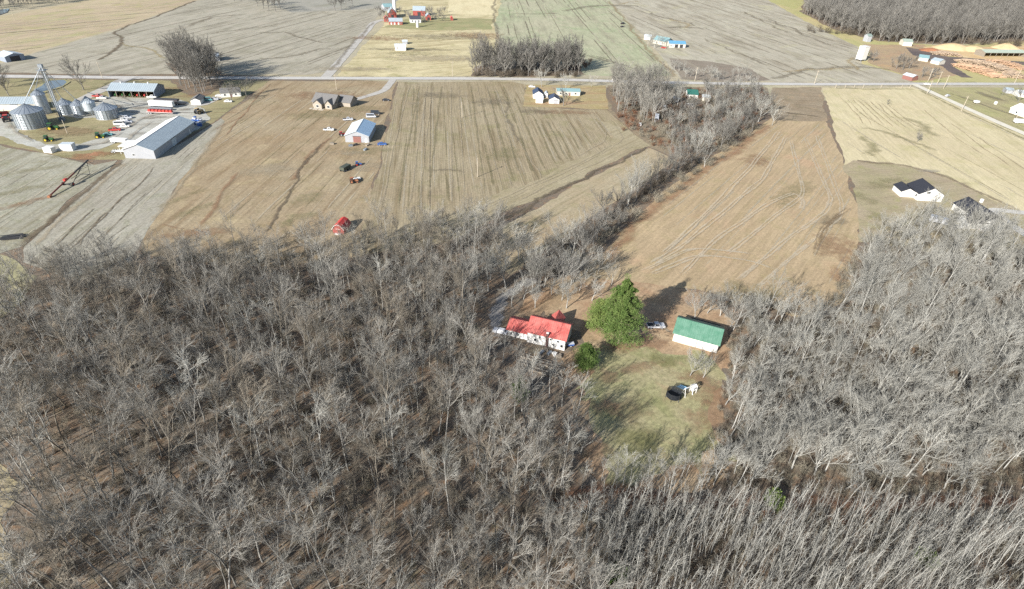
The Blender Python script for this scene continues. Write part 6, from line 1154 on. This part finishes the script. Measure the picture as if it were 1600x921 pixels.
for i, (px, L_) in enumerate((((838, 563), 9), ((828, 571), 8), ((860, 573), 8), ((850, 583), 8.5))):
    q = XY(*px); t = thing('raised_bed', ['weathered raised bed nearest the red-roofed house', 'weathered raised bed at the corner of the garden', 'short raised bed below the chimney side', 'raised bed nearest the woodland'][i], 'raised bed', (q[0], q[1], 0), an_h - .05)
    for sy in (-.6, .6): MB().box((0, sy, .25), (L_, .14, .5)).build('plank', WOOD, t)
    for sx in (-1, 1): MB().box((sx * (L_ / 2 - .07), 0, .25), (.14, 1.06, .5)).build('plank', WOOD, t)
    MB().box((0, 0, .2), (L_ - .3, 1.04, .36)).build('soil', SOILM, t)
for i, px in enumerate(((852, 549), (858, 553), (866, 555), (873, 558), (846, 552))):
    q = XY(*px); o = MB().box((0, 0, .3), (1.6, .8, .6), i).box((.3, .2, .6), (.8, .9, .25), i * 2).build('junk_pile', [WOOD, STEEL2, TRIM][i % 3]); o.location = (q[0], q[1], 0); tag(o, 'grey heap of odds and ends under the house wall', 'pile', 'odds and ends under the house wall')
q = XY(891, 541); t = thing('blue_cart', 'blue and white cart at the end of the red-roofed house', 'cart', (q[0], q[1], 0), .2); MB().box((0, 0, .75), (1.9, 1.1, .6), taper=1.1).build('tub', BLUETARP, t); MB().box((0, 0, 1.1), (2.1, 1.2, .08)).build('cover', SILV, t)
for s_ in (-1, 1): wheel(t, 0, s_ * .6, .35, .14)
# utility poles
def pole(px, h, label, an=0.0, arm=True, group='utility poles along the roads'):
    q = XY(*px); t = thing('utility_pole', label, 'utility pole', (q[0], q[1], 0), an, group); MB().tube((0, 0, 0), (0, 0, h), .19, .13, 8).build('pole', POLE, t)
    if arm: MB().box((0, .16, h - .7), (2.2, .12, .14)).build('crossarm', POLE, t); [MB().tube((x, .16, h - .63), (x, .16, h - .4), .06, n=6).build('insulator', STEEL2, t) for x in (-.95, 0, .95)]
    else: MB().tube((0, 0, h), (0, 0, h + .12), .16, .05, 8).build('cap', STEEL2, t)
pole((722, 184.5), 9.3, 'lone utility pole casting a shadow in the crop rows', 1.57, group=None); pole((746, 277), 9.3, 'lone utility pole in the lower crop rows', 1.57, group=None); pole((105.5, 209), 7, 'short pole on the grass before the grain bins', 0, False, None)
for px, lb in (((160, 122), 'utility pole at the farm driveway entrance'), ((526, 141), 'utility pole behind the brick house'), ((707, 119), 'utility pole by the pale pasture'), ((1085.5, 127), 'utility pole opposite the overgrown lot'), ((1272, 132), 'utility pole beside the scrubby field'), ((1449.5, 128), 'utility pole by the yard of dark bushes'), ((1463.5, 133), 'utility pole at the side road junction'), ((1474, 139), 'tallest utility pole at the side road junction'), ((1585, 130), 'utility pole before the log stacks'), ((1447.8, 148), 'utility pole at the start of the side road'), ((1502, 174), 'utility pole halfway along the side road'), ((1585, 190), 'utility pole next to the white-roofed house'), ((24, 33), 'pole in the far hay field')): pole(px, 10, lb)
for i, x in enumerate((1305, 1320, 1334, 1348, 1376, 1408, 1421)):
    q = XY(x, 138.5); o = MB().tube((0, 0, 0), (0, 0, 3.0), .16, .13, 6).build('road_post', POLE); o.location = (q[0], q[1], 0); tag(o, 'short wooden post on the verge above the yellow field', 'post', 'short posts along the verge')
